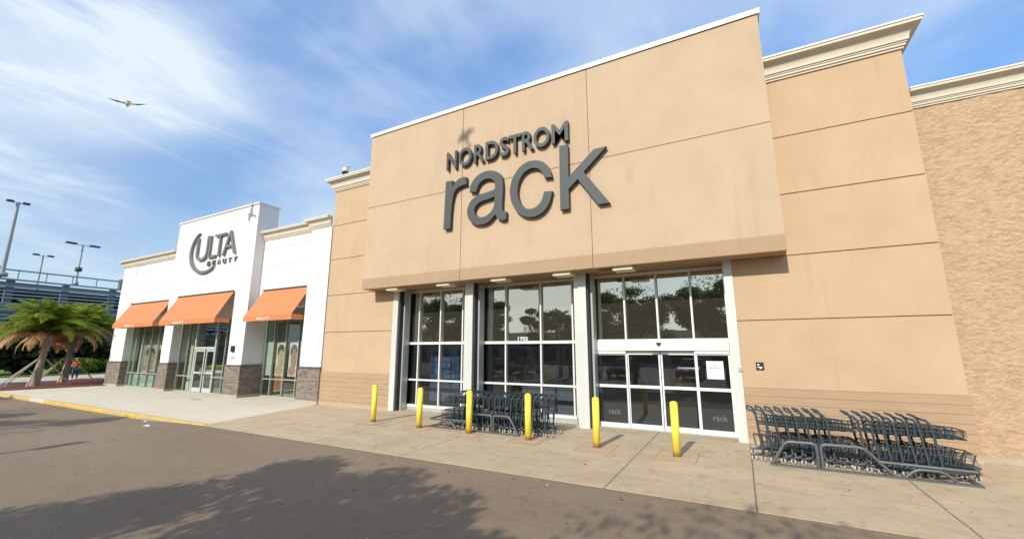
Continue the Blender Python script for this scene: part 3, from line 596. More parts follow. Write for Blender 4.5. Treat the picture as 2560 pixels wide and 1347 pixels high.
for (x0, x1, y0) in PIL:
    s = MB(); s.mat(0); s.box(x0-0.05,x1+0.05 if x1 < -17 else x1+0.01,y0-0.05,14.75,0.13,1.56); s.mat(1); s.box(x0-0.08,x1+0.08 if x1 < -17 else x1+0.012,y0-0.08,14.76,1.561,1.62); s.mat(2); s.box(x0-0.06,x1+0.06 if x1 < -17 else x1+0.011,y0-0.07,14.75,0.0,0.129)
    sput(s, 'stone_base', [M['stone'], M['stone_cap'], M['stone_foot']])
def shop_window(x0, x1, y, mull, zt=4.3, base=0.06, rail=0.86, rails=()):
    f = MB(); f.box(x0,x0+0.06,y-0.06,y+0.06,0,zt); f.box(x1-0.06,x1,y-0.06,y+0.06,0,zt); f.box(x0+0.06,x1-0.06,y-0.058,y+0.058,zt-0.07,zt); f.box(x0+0.06,x1-0.06,y-0.065,y+0.058,0,base); f.box(x0+0.06,x1-0.06,y-0.062,y+0.058,rail,rail+0.055)
    for x in mull: f.box(x-0.027,x+0.027,y-0.055,y+0.055,base,zt-0.07)
    o = sput(f, 'window', M['frame_green']); xs_ = [x0+0.06]+mull+[x1-0.06]
    for i in range(len(xs_)-1):
        for c, d in ((rail+0.055,zt-0.07),(base,rail)):
            q = MB(); q.add([(xs_[i],y,c),(xs_[i+1],y,c),(xs_[i+1],y,d),(xs_[i],y,d)], [(0,1,2,3)]); sput(q, 'pane', M['glass_ulta'], o)
    return o
shop_window(-37.0,-31.35,13.5,[-36.3,-35.3,-34.2,-33.2,-32.25], zt=4.1)
sp_ = MB(); sp_.box(-36.9,-31.45,13.58,13.60,0.07,0.85); sput(sp_, 'spandrel_panel', mat('aqua_panel', (0.46,0.58,0.50), 0.6, var=0.06))
shop_window(-30.2,-28.4,13.4,[-29.25], zt=4.1); shop_window(-26.2,-24.12,13.4,[-25.25], zt=4.1)
shop_window(-22.71,-18.48,14.05,[-21.95,-20.92,-19.88,-18.95])
# double doors with transom
df = MB(); y = 13.4
df.box(-28.38,-28.31,y-0.07,y+0.05,0,4.1); df.box(-26.27,-26.20,y-0.07,y+0.05,0,4.1); df.box(-28.31,-26.27,y-0.07,y+0.05,2.42,2.56); df.box(-28.31,-26.27,y-0.065,y+0.05,4.0,4.1)
dfm = mat('door_alu', (0.52,0.54,0.51), 0.35, 0.1, var=0.05)
dfo = sput(df, 'door_frame', dfm)
q = MB(); q.add([(-28.31,y,2.56),(-26.27,y,2.56),(-26.27,y,4.0),(-28.31,y,4.0)], [(0,1,2,3)]); sput(q, 'pane', M['glass_ulta'], dfo)
for (a, b) in ((-28.305,-27.30),(-27.14,-26.275)):
    d = MB(); s = 0.085; d.box(a,a+s,y-0.03,y+0.02,0.02,2.41); d.box(b-s,b,y-0.03,y+0.02,0.02,2.41); d.box(a+s,b-s,y-0.028,y+0.018,2.29,2.41); d.box(a+s,b-s,y-0.028,y+0.018,0.02,0.27); d.box(a+s,b-s,y-0.032,y+0.018,1.04,1.15)
    do = sput(d, 'door', dfm)
    for c, e in ((0.27,1.04),(1.15,2.29)):
        q = MB(); q.add([(a+s,y,c),(b-s,y,c),(b-s,y,e),(a+s,y,e)], [(0,1,2,3)]); sput(q, 'pane', M['glass_ulta'], do)
    h = MB(); xx = b-0.14 if a < -27.6 else a+0.14; h.tube([(xx,y-0.03,0.95),(xx,y-0.09,0.98),(xx,y-0.09,1.32),(xx,y-0.03,1.35)], 0.014, 6); sput(h, 'handle', M['alu_grey'], do)
# awnings
def awning(x0, x1, yb, yf, z1, z0, lab):
    a = MB(); v = 0.26
    a.mat(0); a.quad((x0,yb,z1),(x0,yf,z0+v),(x1,yf,z0+v),(x1,yb,z1)); a.quad((x0,yf,z0+v),(x0,yf-0.005,z0),(x1,yf-0.005,z0),(x1,yf,z0+v))
    for x in (x0, x1): a.box(x-0.012 if x == x0 else x-0.001, x+0.001 if x == x0 else x+0.012, yf-0.005, yb-0.06, z0+0.02, z0+v)
    o = sput(a, 'awning', M['awning']); o['label'] = lab
    h = MB(); h.tube([(x0+0.04,yf+0.03,z0+v-0.02),(x1-0.04,yf+0.03,z0+v-0.02)], 0.02, 6); [h.tube([(xx,yb,z0+v),(xx,yf+0.03,z0+v)], 0.016, 6) or h.tube([(xx,yb,(z0+z1)/2),(xx,(yb+yf)/2,(z0+z1)/2)], 0.014, 6) for xx in (x0+0.04,(x0+x1)/2,x1-0.04)]
    h.box(x0,x1,yb-0.05,yb+0.001,z1-0.02,z1+0.05); sput(h, 'awning_frame', M['hub'], o)
    return o
awning(-37.0,-31.45,13.11,12.30,5.47,3.80,'leftmost orange awning over the curtained window')
awning(-30.15,-24.2,12.90,12.10,5.55,3.80,'middle orange awning over the doors')
awning(-22.35,-18.50,YC,12.52,5.50,3.80,'right orange awning with dark shaded side')
for (xa, xb, yf) in ((-35.2,-33.9,12.30),(-28.5,-27.3,12.10),(-21.2,-20.15,12.52)):
    o = text_mesh('awning_lettering', 'BEAUTY', xa, xb, 3.87, 3.97, yf-0.008, 0.004, [M['paper']], None, 0.02)
    for v_ in o.data.vertices: v_.co = v_.co + SO
    o.parent = shop
# sign
SM = [mat('sign_grey', (0.15,0.165,0.155), 0.5), mat('sign_return', (0.20,0.21,0.20), 0.5)]
us = empty('shop_sign', (0,0,0)); tag(us, 'grey crescent and tall letter shop sign on the white tower', 'sign')
for ch, a, b, zb, zt in (('U',-28.62,-27.30,7.60,9.05),('L',-27.22,-26.42,7.68,9.03),('T',-26.66,-25.55,7.68,9.03),('A',-25.72,-24.42,7.68,9.09)):
    text_mesh('letter', ch, a, b, zb, zt, 12.89, 0.13, SM, us, -0.012)
for i, ch in enumerate('BEAUTY'):
    x = -27.25 + i*0.54; text_mesh('small_letter', ch, x, x+0.30, 7.22, 7.50, 12.89, 0.08, SM, us, -0.004)
import math as _m
cre = []
for i in range(0, 15):
    a = R(128 + i*(302-128)/14); cre.append((-27.55+1.78*_m.cos(a), 8.22+1.42*_m.sin(a)))
inn = []
for i in range(0, 15):
    a = R(126 + i*(304-126)/14); inn.append((-27.40+1.74*_m.cos(a), 8.29+1.34*_m.sin(a)))
loop = [(x,z,1) for x,z in cre] + [(x,z,1) for x,z in inn[::-1]]
loop[0] = (*loop[0][:2],0); loop[14] = (*loop[14][:2],0); loop[15] = (*loop[15][:2],0); loop[-1] = (*loop[-1][:2],0)
outline_mesh('crescent', [loop], 12.76, 0.11, SM, us)
# small wall speaker and address numbers on the pilaster by the doors
q = MB(); q.box(-23.72,-23.46,12.80,12.899,2.28,2.60); tag(q.build('wall_lamp', M['black'], bevel=0.03), 'small black wall lantern on the white pilaster beside shop doors', 'lamp')
q = MB(); q.box(-23.78,-23.38,12.892,12.899,1.98,2.04); q.box(-23.74,-23.42,12.892,12.899,1.89,1.93); tag(q.build('address_numbers', M['ink']), 'two thin grey rows of address lettering on white pilaster', 'lettering')
# interior of the shop
si = MB(); si.mat(0); si.box(-37.0,-31.3,15.2,15.25,0,4.3); si.box(-22.7,-18.5,16.0,16.05,0,4.3); si.mat(1); si.box(-30.2,-24.1,19,19.05,0,4.3); si.mat(2); si.box(-38,-17,13.62,22,-0.01,-0.001); si.mat(0); si.box(-38,-17,14.61,22,4.31,4.36)
sput(si, 'interior', [mat('curtain_white', (0.62,0.68,0.62), 0.8, var=0.12, vscale=3, vstretch=(3,1,0.2)), mat('shop_grey', (0.16,0.19,0.18), 0.8, var=0.3, vscale=1), M['walk2']])
cd = MB()
cd.box(-30.05,-29.75,13.9,14.0,0,4.0)
for i in range(56):
    x = -36.9 + i*0.1; cd.quad((x,13.98+(0.05 if i%2 else 0),0),(x+0.1,13.98+(0 if i%2 else 0.05),0),(x+0.1,13.98+(0 if i%2 else 0.05),4.2),(x,13.98+(0.05 if i%2 else 0),4.2))
sput(cd, 'curtain', mat('sheer_curtain', (0.66,0.72,0.62), 0.8))
def poster(x0, x1, z0, z1, y, hue, skin, label):
    p = empty('window_poster', ((x0+x1)/2, y, z0)); tag(p, label, 'poster', 'posters in the white shop windows')
    o_ = Vector((-(x0+x1)/2, -y, -z0)); b = MB(); b.mat(0); b.box(x0,x1,y,y+0.02,z0,z1)
    b.v = [(v0+o_.x, v1+o_.y, v2+o_.z) for v0,v1,v2 in b.v]; b.build('sheet', mat('poster_sheet', hue, 0.5, var=0.35, vscale=5), p)
    cx, cz = (x0+x1)/2, (z0+z1)/2; e = MB(); w_ = (x1-x0)
    for (dx, dz, rx, rz, dy, k) in ((-0.04,0.24,0.36,0.19,0.004,1),(0.03,-0.0,0.33,0.27,0.008,0),(-0.10,-0.34,0.36,0.13,0.006,0),(0.13,-0.08,0.07,0.015,0.011,2),(-0.02,0.07,0.045,0.009,0.011,1),(0.20,0.07,0.04,0.009,0.0112,1)):
        e.mat(k); n = 24; e.add([(cx+dx*w_+rx*w_*math.cos(2*math.pi*i/n), y-dy, cz+(dz+rz*math.sin(2*math.pi*i/n))*(z1-z0)) for i in range(n)], [tuple(range(n))])
    e.v = [(v0+o_.x, v1+o_.y, v2+o_.z) for v0,v1,v2 in e.v]
    e.build('portrait', [mat('poster_skin', skin, 0.5, var=0.1, vscale=6), mat('poster_hair', (0.10,0.06,0.04), 0.5, var=0.3, vscale=9), mat('poster_lips', (0.45,0.08,0.08), 0.5), M['black']], p)
poster(-21.80,-21.0,1.05,2.80,14.13,(0.80,0.72,0.62),(0.62,0.42,0.30),'tall portrait poster in the window beside the right pilaster')
poster(-20.72,-19.95,1.05,2.80,14.13,(0.85,0.72,0.66),(0.50,0.30,0.24),'reddish portrait poster, right one of the window under right awning')
poster(-35.2,-33.5,0.98,2.65,13.60,(0.55,0.46,0.42),(0.45,0.33,0.26),'large faded portrait poster among curtains in the far left window')
pn = MB(); pn.box(-22.6,-22.02,14.13,14.15,1.05,2.80); tag(pn.build('window_board', mat('pale_panel', (0.55,0.62,0.56), 0.7, var=0.1)), 'pale grey-green display board in the window beside tower return', 'display board')
dsk = MB(); dsk.box(-26.6,-24.6,16.5,17.1,0,1.0); dsk.box(-26.65,-24.55,16.45,17.15,1.001,1.06); dsk.box(-26.62,-24.58,16.49,16.50,0.6,0.95); tag(dsk.build('shop_counter', mat('counter_orange', (0.42,0.16,0.08), 0.6)), 'reddish counter seen through the white shop doors', 'counter')

# ------------------------------------------------------------------ security camera
sc_ = empty('security_camera', (-15.45, 12.95, 10.62)); tag(sc_, 'white dome security camera on a curved arm above the left cornice', 'camera')
a = MB(); a.tube([(0.0,0,-0.05),(-0.03,0,0.12),(-0.14,0,0.30),(-0.32,0,0.42),(-0.52,0,0.44),(-0.62,0,0.42)], 0.035, 8); a.build('arm', M['pole'], sc_)
a = MB(); a.lathe([(0.04,0.14),(0.12,0.12),(0.155,0.04),(0.165,-0.06),(0.16,-0.08)], (-0.64,0,0.28), 18); a.build('housing', M['cap'], sc_)
a = MB(); a.lathe([(0.155,0.0),(0.15,-0.07),(0.11,-0.135),(0.04,-0.165)], (-0.64,0,0.198), 18); a.build('dome', M['black'], sc_)

# ------------------------------------------------------------------ bollards
def make_bollard():
    e = empty('bollard', (0,0,0)); a = MB(); a.lathe([(0.088,0.0),(0.088,1.15)], n=24); a.build('post', M['yellow'], e)
    a = MB(); a.lathe([(0.0885,1.151),(0.09,1.16),(0.088,1.18),(0.065,1.205),(0.03,1.217),(0.005,1.22)], n=24); a.build('cap', M['yellow'], e)
    a = MB(); a.mat(0); a.box(-0.42,0.42,-0.5,0.52,0.0005,0.005); a.mat(1)
    for q in ((-0.437,-0.42,-0.517,0.537),(0.42,0.437,-0.517,0.537)): a.box(*q,0.0005,0.0045)
    for q in ((-0.42,0.42,-0.517,-0.5),(-0.42,0.42,0.52,0.537)): a.box(*q,0.0005,0.0045)
    a.build('footing_patch', [M['patch'], M['groove']], e); return e
M['patch'] = mat('patched_concrete', (0.475,0.345,0.22), 0.9, var=0.13, vscale=3, bump=0.4, bscale=50)
b0 = make_bollard()
BL = [(-11.19,'yellow bollard in front of the beige wall, farthest left of the six'),(-9.10,'yellow bollard in front of left window bay, left of the carts'),
      (-7.22,'yellow bollard crossing the left half of the nested cart row'),(-5.29,'yellow bollard crossing the handle end of the nested cart row'),
      (-3.385,'yellow bollard in front of the left fixed door panel'),(-1.50,'yellow bollard in front of the right sliding door leaf')]
for i, (x, lb) in enumerate(BL):
    o = b0 if i == 0 else copy_tree(b0); o.location = (x, 10.80 + (0.12 if i == 0 else 0), 0); o.rotation_euler = (R(0.3*(i%3-1)), R(0.4*((i*2)%3-1)), 0); tag(o, lb, 'bollard', 'yellow bollards in front of the entrance')

# ------------------------------------------------------------------ carts
def make_cart():
    e = empty('shopping_cart', (0,0,0)); W = 0.33
    f = MB()
    for s in (-1, 1):
        # curved side post: handle arm, post, base rail
        f.tube([(-0.005,s*W,1.085),(0.075,s*W,1.06),(0.125,s*W,0.99),(0.14,s*W,0.93),(0.20,s*(W-0.005),0.30),(0.205,s*W,0.22),(0.17,s*W,0.165),(0.06,s*W,0.135)], 0.0145, 6, flat=1.6, up=(1,0,0))
        f.tube([(-0.02,s*W,0.125),(0.35,s*(W-0.03),0.135),(0.76,s*(W-0.14),0.15)], 0.014, 6)
    f.tube([(0.76,-(W-0.14),0.15),(0.76,W-0.14,0.15)], 0.014, 6)
    for z, x in ((0.90,0.145),(0.58,0.172),(0.27,0.20)): f.tube([(x,-W,z),(x,W,z)], 0.011, 6)
    f.build('frame', M['steel_dark'], e)
    h = MB(); h.tube([(-0.005,-W,1.09),(-0.03,-W+0.03,1.095),(-0.03,W-0.03,1.095),(-0.005,W,1.09)], 0.017, 8); h.build('handle', M['basket'], e)
    def basket(x0, x1, zt0, zt1, zb0, zb1, w0, w1, nm, nv, slope=0.0):
        b = MB(); r = 0.0065
        def rim(t, w_, xx, zz): return (xx, t*w_, zz)
        for zt_a, zt_b, rr, sh in ((zt0, zt1, 0.011, 0.0),(zb0, zb1, 0.009, slope)):
            b.tube([(x0,-w0,zt_a),(x1-0.07+sh,-w1,zt_b),(x1-0.015+sh,-w1+0.06,zt_b),(x1-0.015+sh,w1-0.06,zt_b),(x1-0.07+sh,w1,zt_b),(x0,w0,zt_a)], rr, 5)
        for k in (0.5,):
            za, zb_ = zt0+(zb0-zt0)*k, zt1+(zb1-zt1)*k; sh = slope*k
            b.tube([(x0,-w0,za),(x1-0.07+sh,-w1,zb_),(x1-0.015+sh,-w1+0.06,zb_),(x1-0.015+sh,w1-0.06,zb_),(x1-0.07+sh,w1,zb_),(x0,w0,za)], r*0.8, 4)
        for i in range(nv):
            t = i/(nv-1); xa = x0+(x1-0.07-x0)*t; wa = w0+(w1-w0)*t; wd = 0.020
            for s in (-1, 1):
                b.obox((xa+slope*t*0.5, s*wa, (zt0+(zt1-zt0)*t + zb0+(zb1-zb0)*t)/2), (wd/2*1.2,0,0), (0,0.003,0), (slope*t*0.5,0,((zt0+(zt1-zt0)*t)-(zb0+(zb1-zb0)*t))/2))
        for i in range(6):
            y_ = -w0+0.02+(2*w0-0.04)*i/5; y1 = y_*w1/w0*0.97; b.tube([(x0,y_,zb0),(x1-0.015+slope,y1,zb1),(x1-0.015,y1,zt1)], r*0.8, 4)
        for i in range(5):
            t = i/4; xa = x0+(x1-0.03-x0)*t; wa = w0+(w1-w0)*t; b.obox((xa,0,zb0+(zb1-zb0)*t-0.006),(0.008,0,0),(0,wa,0),(0,0,0.003))
        return b.build(nm, M['basket'], e)
    basket(0.15,0.66,0.925,0.885,0.775,0.735,0.285,0.235,'upper_basket',5)
    basket(0.19,0.70,0.555,0.49,0.30,0.235,0.285,0.225,'lower_basket',5,0.09)
    for (x, y) in ((0.02,-W+0.01),(0.02,W-0.01),(0.70,-0.20),(0.70,0.20)):
        c = MB(); c.mat(0); c.lathe([(0.022,0.0),(0.055,0.004),(0.0575,0.012),(0.0575,0.022),(0.055,0.030),(0.022,0.034)], (x,y-0.017,0.0585), 14, 'y')
        c.mat(1); c.lathe([(0.021,0.0),(0.021,0.050)], (x,y-0.025,0.0585), 8, 'y')
        c.box(x-0.016,x+0.016,y-0.028,y-0.023,0.055,0.128); c.box(x-0.016,x+0.016,y+0.023,y+0.028,0.055,0.128); c.box(x-0.02,x+0.02,y-0.028,y+0.028,0.1285,0.133)
        c.build('wheel', [M['rubber'], M['hub']], e)
    return e
cart = make_cart()
ORD = ['first','second','third','fourth','fifth','sixth','seventh','eighth','ninth','tenth','eleventh','twelfth','thirteenth','fourteenth','fifteenth','sixteenth','seventeenth','eighteenth']
first = True
def place_cart(x, y, rz, lb, grp):
    global first
    o = cart if first else copy_tree(cart); first = False
    o.location = (x, y, 0); o.rotation_euler = (0,0,rz); tag(o, lb, 'shopping cart', grp)
xr = [0.03+0.183*i for i in range(8)]; xq = [1.83+0.184*i for i in range(7)]
for i, x in enumerate(xr): place_cart(x+random.uniform(-.008,.008), 11.56+random.uniform(-.012,.012), R(random.uniform(-.8,.8)), f'{ORD[i]} slate two-basket cart from the door in the right rack\'s left nest', 'carts nested in the right rack')
for i, x in enumerate(xq): place_cart(x+random.uniform(-.008,.008), 11.55+random.uniform(-.015,.015), R(random.uniform(-.8,.8)), f'{ORD[i]} slate two-basket cart of the right rack\'s right nest, counted from the door', 'carts nested in the right rack')
for i in range(18): place_cart(-4.84-0.186*i+random.uniform(-.008,.008), 11.66+random.uniform(-.012,.012), R(180+random.uniform(-.8,.8)), f'{ORD[i]} slate cart from the right end of the row outside middle window', 'carts nested in the left rack')
def rnd(pts, r=0.10, n=4):
    """round the corners of a polyline in the xz plane"""
    out = [pts[0]]
    for i in range(1, len(pts)-1):
        p0, p1, p2 = Vector(pts[i-1]), Vector(pts[i]), Vector(pts[i+1]); d0 = (p0-p1).normalized()*r; d1 = (p2-p1).normalized()*r
        a, b = p1+d0, p1+d1
        for k in range(n+1):
            t = k/n; out.append(tuple(a*(1-t)**2 + p1*2*t*(1-t) + b*t*t))
    out.append(pts[-1]); return out
def make_corral():
    e = empty('cart_rack', (0,0,0))
    for yy in (-0.56, 0.56):
        g_ = MB(); P = lambda *q: rnd([(x, yy, z) for x, z in q])
        g_.box(-0.02,3.22,yy-0.04,yy+0.04,0.0,0.035); g_.build('floor_rail', M['guard'], e)
        g_ = MB(); g_.tube(P((0.02,0.03),(0.30,0.50),(0.83,0.50),(0.83,0.03)), 0.031, 8); g_.tube(P((0.90,0.03),(0.90,0.50),(1.60,0.50),(2.02,0.03)), 0.031, 8)
        g_.tube([(1.79,yy-0.004,0.27),(3.16,yy-0.004,0.25)], 0.030, 8); g_.tube(P((2.16,0.03),(2.34,0.20),(2.72,0.20),(2.90,0.03)), 0.030, 8)
        g_.build('side_guard', M['guard'], e)
    g_ = MB(); g_.tube([(3.16,-0.56,0.25),(3.22,-0.45,0.25),(3.22,0.45,0.25),(3.16,0.56,0.25)], 0.025, 8); g_.box(3.14,3.22,-0.519,0.519,0.0,0.03); g_.build('end_stop', M['guard'], e)
    return e
c0 = make_corral(); c0.location = (0.36, 11.56, 0); tag(c0, 'grey tubular floor rack holding the carts right of the entrance', 'cart rack', 'cart racks')
c1_ = copy_tree(c0); c1_.location = (-5.74, 11.66, 0); c1_.rotation_euler = (0,0,R(180)); tag(c1_, 'grey tubular floor rack holding the carts outside the middle window', 'cart rack', 'cart racks')

# ------------------------------------------------------------------ things on and behind the glass
bn = empty('window_banner', (-11.05, 14.6, 0.3)); tag(bn, 'blue banner with white lettering hanging behind the left shop window', 'banner')
b = MB(); b.mat(0); b.box(-0.75,0.75,0,0.02,0.75,2.35); b.mat(1); b.box(-0.75,0.75,0,0.02,0.0,0.749); b.build('sheet', [M['banner'], mat('banner_grey', (0.20,0.23,0.24), 0.7)], bn)
for t_, xa, xb, za, zb in (('fashion',-0.50,0.42,1.62,1.86),('at a',-0.22,0.28,1.38,1.56),('frac',-0.50,0.05,1.08,1.30),('tion',-0.02,0.50,0.94,1.14)):
    text_mesh('lettering', t_, xa, xb, za, zb, -0.002, 0.004, [M['white_ink']], bn, 0.0)
nb = empty('door_notice', (-0.71, YG-0.112, 1.56)); tag(nb, 'white square paper notice taped inside the right fixed door panel', 'notice')
MB().box(-0.225,0.225,-0.004,0,0,0.51).build('sheet', M['paper'], nb)
q = MB()
q.box(-0.03,0.03,-0.0065,-0.0045,0.36,0.40); q.box(-0.16,0.16,-0.0065,-0.0045,0.29,0.315); q.box(-0.09,0.12,-0.006,-0.0045,0.16,0.17); q.box(-0.11,0.08,-0.006,-0.0045,0.12,0.13); q.build('print', M['ink'], nb)
for x, lf in ((-3.70,lf1),(-0.68,lf2)):
    o = text_mesh('decal', 'rack', x-0.19, x+0.19, 0.40, 0.56, YG-0.102, 0.001, [mat('faint_decal', (0.17,0.17,0.165), 0.7)], None, 0.0)
    for v_ in o.data.vertices: v_.co = v_.co + ORG
    o.parent = lf
o = text_mesh('unit_number', '1702', -7.20, -6.79, 2.735, 2.86, YG-0.06, 0.004, [M['paper']], None, 0.02)
tag(o, 'small white number 1702 on the glass above the middle window rail', 'number')
# racks with clothes
cols = [(0.36,0.09,0.05),(0.36,0.22,0.13),(0.04,0.07,0.15),(0.20,0.18,0.16),(0.05,0.10,0.11),(0.34,0.19,0.13),(0.03,0.035,0.07),(0.40,0.36,0.28)]
gm = [mat('garment_cloth', c, 0.9, var=0.2, vscale=6) for c in cols]
def garment(i, x, y, z, h, lb):
    g_ = MB(); pts = [(-0.02,0.0),(-0.20,-0.09),(-0.27,-0.30),(-0.20,-0.34),(-0.17,-0.26),(-0.18,-h),(0.18,-h),(0.17,-0.26),(0.20,-0.34),(0.27,-0.30),(0.20,-0.09),(0.02,0.0)]
    g_.prism(pts, 'y', -0.022, 0.022); o = g_.build('garment', gm[i%8]); o.location = (x,y,z); o.rotation_euler = (0,0,R(random.uniform(25,70))); tag(o, lb, 'garment', 'clothes hanging behind the shop windows'); return o
gi = 0
places = ['left window bay','middle window','middle window near the white pier','left door panel']
for k, (rx, ry) in enumerate(((-12.4,16.2),(-8.2,16.4),(-6.0,16.0),(-3.6,18.0))):
    e = empty('clothes_rack', (rx+0.9, ry, 0)); tag(e, f'black metal clothes rack standing inside behind the {places[k]}', 'clothes rack', 'clothes racks inside the shop')
    r_ = MB(); r_.tube([(-0.9,0,1.75),(0.9,0,1.75)], 0.015, 6)
    r_.build('rail', M['alu_grey'], e)
    r_ = MB()
    for s in (-0.9, 0.9): r_.tube([(s,0,0.03),(s,0,1.75)], 0.017, 6); r_.tube([(s,-0.3,0.03),(s,0.3,0.03)], 0.017, 6)
    r_.build('stand', M['hub'], e)
    for j in range(8):
        garment(gi*3+j, rx+0.15+j*0.21, ry, 1.73, 0.8+0.1*((j*5)%3), f'{["rust","tan","navy","grey","green","brown","black","cream"][(gi*3+j)%8]} garment hanging behind the {places[k]}'); 
    gi += 1
ct = MB(); ct.box(-7.6,-5.4,15.0,15.5,0,0.95); ct.box(-7.65,-5.35,14.95,15.55,0.951,1.0); tag(ct.build('display_table', mat('table_white', (0.35,0.33,0.28), 0.6)), 'pale display table inside behind the middle window', 'table')

# ------------------------------------------------------------------ gulls
def gull(loc, span, rz, tilt, name_label):
    n = 13; mb = MB()
    # body
    mb.mat(0); mb.lathe([(0.004,-0.36),(0.05,-0.28),(0.085,-0.12),(0.09,0.02),(0.06,0.16),(0.05,0.22),(0.045,0.28),(0.015,0.33),(0.004,0.38)], (0,0,0), 10, 'y')
    mb.add([(-0.03,-0.30,0.01),(0.03,-0.30,0.01),(0.11,-0.52,0.0),(-0.11,-0.52,0.0),(-0.03,-0.30,-0.01),(0.03,-0.30,-0.01),(0.11,-0.52,-0.008),(-0.11,-0.52,-0.008)], [(0,1,2,3),(7,6,5,4),(0,3,7,4),(1,5,6,2),(2,6,7,3)])
    for s in (-1, 1):
        top = []; bot = []
        for i in range(n):
            t = i/(n-1); x = s*(0.03 + span/2*t); z = 0.04 + 0.09*math.sin(t*1.7)*span/1.4 + (0.05*t*t if s > 0 else -0.03*t); sweep = 0.10 + 0.10*math.sin(t*math.pi) - 0.28*max(0,t-0.45)**1.0
            ch = 0.26*(1-t**2.2)+0.015
            top.append(((x,sweep,z),(x,sweep-ch,z-0.01)))
        for i in range(n-1):
            (a,b_),(c,d) = top[i], top[i+1]; mb.mat(1 if i > 4 else 0)
            th = 0.014
            mb.add([a,b_,d,c,(a[0],a[1],a[2]-th),(b_[0],b_[1],b_[2]-th),(d[0],d[1],d[2]-th),(c[0],c[1],c[2]-th)], [(0,1,2,3),(7,6,5,4),(0,3,7,4),(1,5,6,2)])
    o = mb.build('gull', [mat('gull_white', (0.62,0.60,0.52), 0.8), mat('gull_wing_tip', (0.06,0.07,0.08), 0.8)])
    o.location = loc; o.rotation_euler = (tilt, R(-9) if rz > 0 else R(10), rz); tag(o, name_label, 'bird', 'gulls')
dgull = Vector((-1.3676,0.4067,0.6365))
gull((-23.92, 7.11, 13.50), 1.28, R(74), R(6), 'gull gliding alone in the sky above the white shop')
p0 = Vector((-8.75, YF, 10.55)) + sun_dir*24
gull(tuple(p0), 0.85, R(25), R(38), 'gull flying high before the fascia, seen only by its shadow')

# ------------------------------------------------------------------ foliage builders
def leaf_cloud(mb, centers, radii, count, size, flat=1.0, seed=0):
    rg = np.random.default_rng(seed); tot = sum(r[0]*r[1]*r[2] for r in radii)**1.0
    for c, r in zip(centers, radii):
        n = max(8, int(count*(r[0]*r[1]*r[2])/tot)); d = rg.normal(size=(n,3)); d /= np.linalg.norm(d,axis=1)[:,None]; rad = rg.random(n)**(1/2.2)
        p = d*rad[:,None]*np.array(r) + np.array(c); a = rg.normal(size=(n,3)); a /= np.linalg.norm(a,axis=1)[:,None]; b = np.cross(a, rg.normal(size=(n,3))); b /= np.linalg.norm(b,axis=1)[:,None]
        s = size*(0.6+0.8*rg.random(n))[:,None]; a = a*s; b = b*s*0.55*flat
        base = len(mb.v); V = np.stack([p-a, p+b, p+a, p-b], 1).reshape(-1,3); mb.v += [tuple(q) for q in V.tolist()]
        mb.f += [(base+4*i, base+4*i+1, base+4*i+2, base+4*i+3) for i in range(n)]; mb.m += [mb.k]*n; mb.sm += [False]*n
def broad_tree(loc, h, rad, crown_lo, seed, label, group, leaf='oak', n=14000, lsize=0.085, nm='shade_tree'):
    rg = random.Random(seed); e = empty(nm, loc); tag(e, label, 'tree', group)
    t = MB(); t.tube([(0,0,-0.3),(0.05,0.03,h*0.2),(rg.uniform(-.2,.2),rg.uniform(-.2,.2),crown_lo+0.3)], [0.20,0.15,0.13], 8)
    cs, rs = [], []
    for i in range(27):
        a = rg.uniform(0, 2*math.pi); q = rg.uniform(0.15,1)**0.6*rad; z = crown_lo + (h-crown_lo)*rg.uniform(0.15,0.92)*(1-0.45*(q/rad)**2)
        r_ = rg.uniform(0.16,0.32)*rad; cs.append((q*math.cos(a)*0.95, q*math.sin(a)*0.95, z)); rs.append((r_,r_,r_*rg.uniform(0.5,0.75)))
        t.tube([(0,0,crown_lo+rg.uniform(-0.6,0.3)), (cs[-1][0]*0.5,cs[-1][1]*0.5,(crown_lo+z)/2+0.1), cs[-1]], [0.08,0.05,0.02], 5)
    t.build('trunk', M['bark2'], e); c = MB(); leaf_cloud(c, cs, rs, n, lsize, 1.0, seed)
    # twigs beyond the clumps
    leaf_cloud(c, [(0,0,crown_lo+(h-crown_lo)*0.45)], [(rad*0.85,rad*0.85,(h-crown_lo)*0.42)], n//14, lsize, 1.0, seed+5)
    c.build('crown', M[leaf], e); return e
def frond(mb, base, az_, pitch0, length, droop, lw, nl=22, seed=0, leafk=0, twist=0.0):
    rg = random.Random(seed); p = Vector(base); pts = [p.copy()]; pit = pitch0; n = 9; stp = length/n; d = None
    for i in range(n):
        d = Vector((math.cos(az_)*math.cos(pit), math.sin(az_)*math.cos(pit), math.sin(pit))); p = p + d*stp; pts.append(p.copy()); pit -= droop/n*(0.6+0.9*i/n)
    mb.mat(leafk); mb.tube(pts, [0.035*(1-0.85*i/n) for i in range(n+1)], 4, smooth=False)
    side = Vector((-math.sin(az_), math.cos(az_), 0))
    for i in range(nl):
        t = 0.12 + 0.88*i/nl; k = min(n-1, int(t*n)); q = pts[k].lerp(pts[k+1], t*n-k); tg = (pts[k+1]-pts[k]).normalized(); L_ = lw*math.sin(math.pi*min(1,(t*0.85+0.13)))*rg.uniform(0.8,1.15)
        for s in (-1, 1):
            up = tg.cross(side)*s*0; dr = (side*s*0.78 + tg*0.55 + Vector((0,0,-0.42-0.25*rg.random()))).normalized(); e1 = q + dr*L_; wv = tg*0.035
            mb.add([q-wv, q+wv, q+dr*L_*0.6+wv*0.9+Vector((0,0,-0.02)), e1, q+dr*L_*0.6-wv*0.9], [(0,1,2,3,4)])
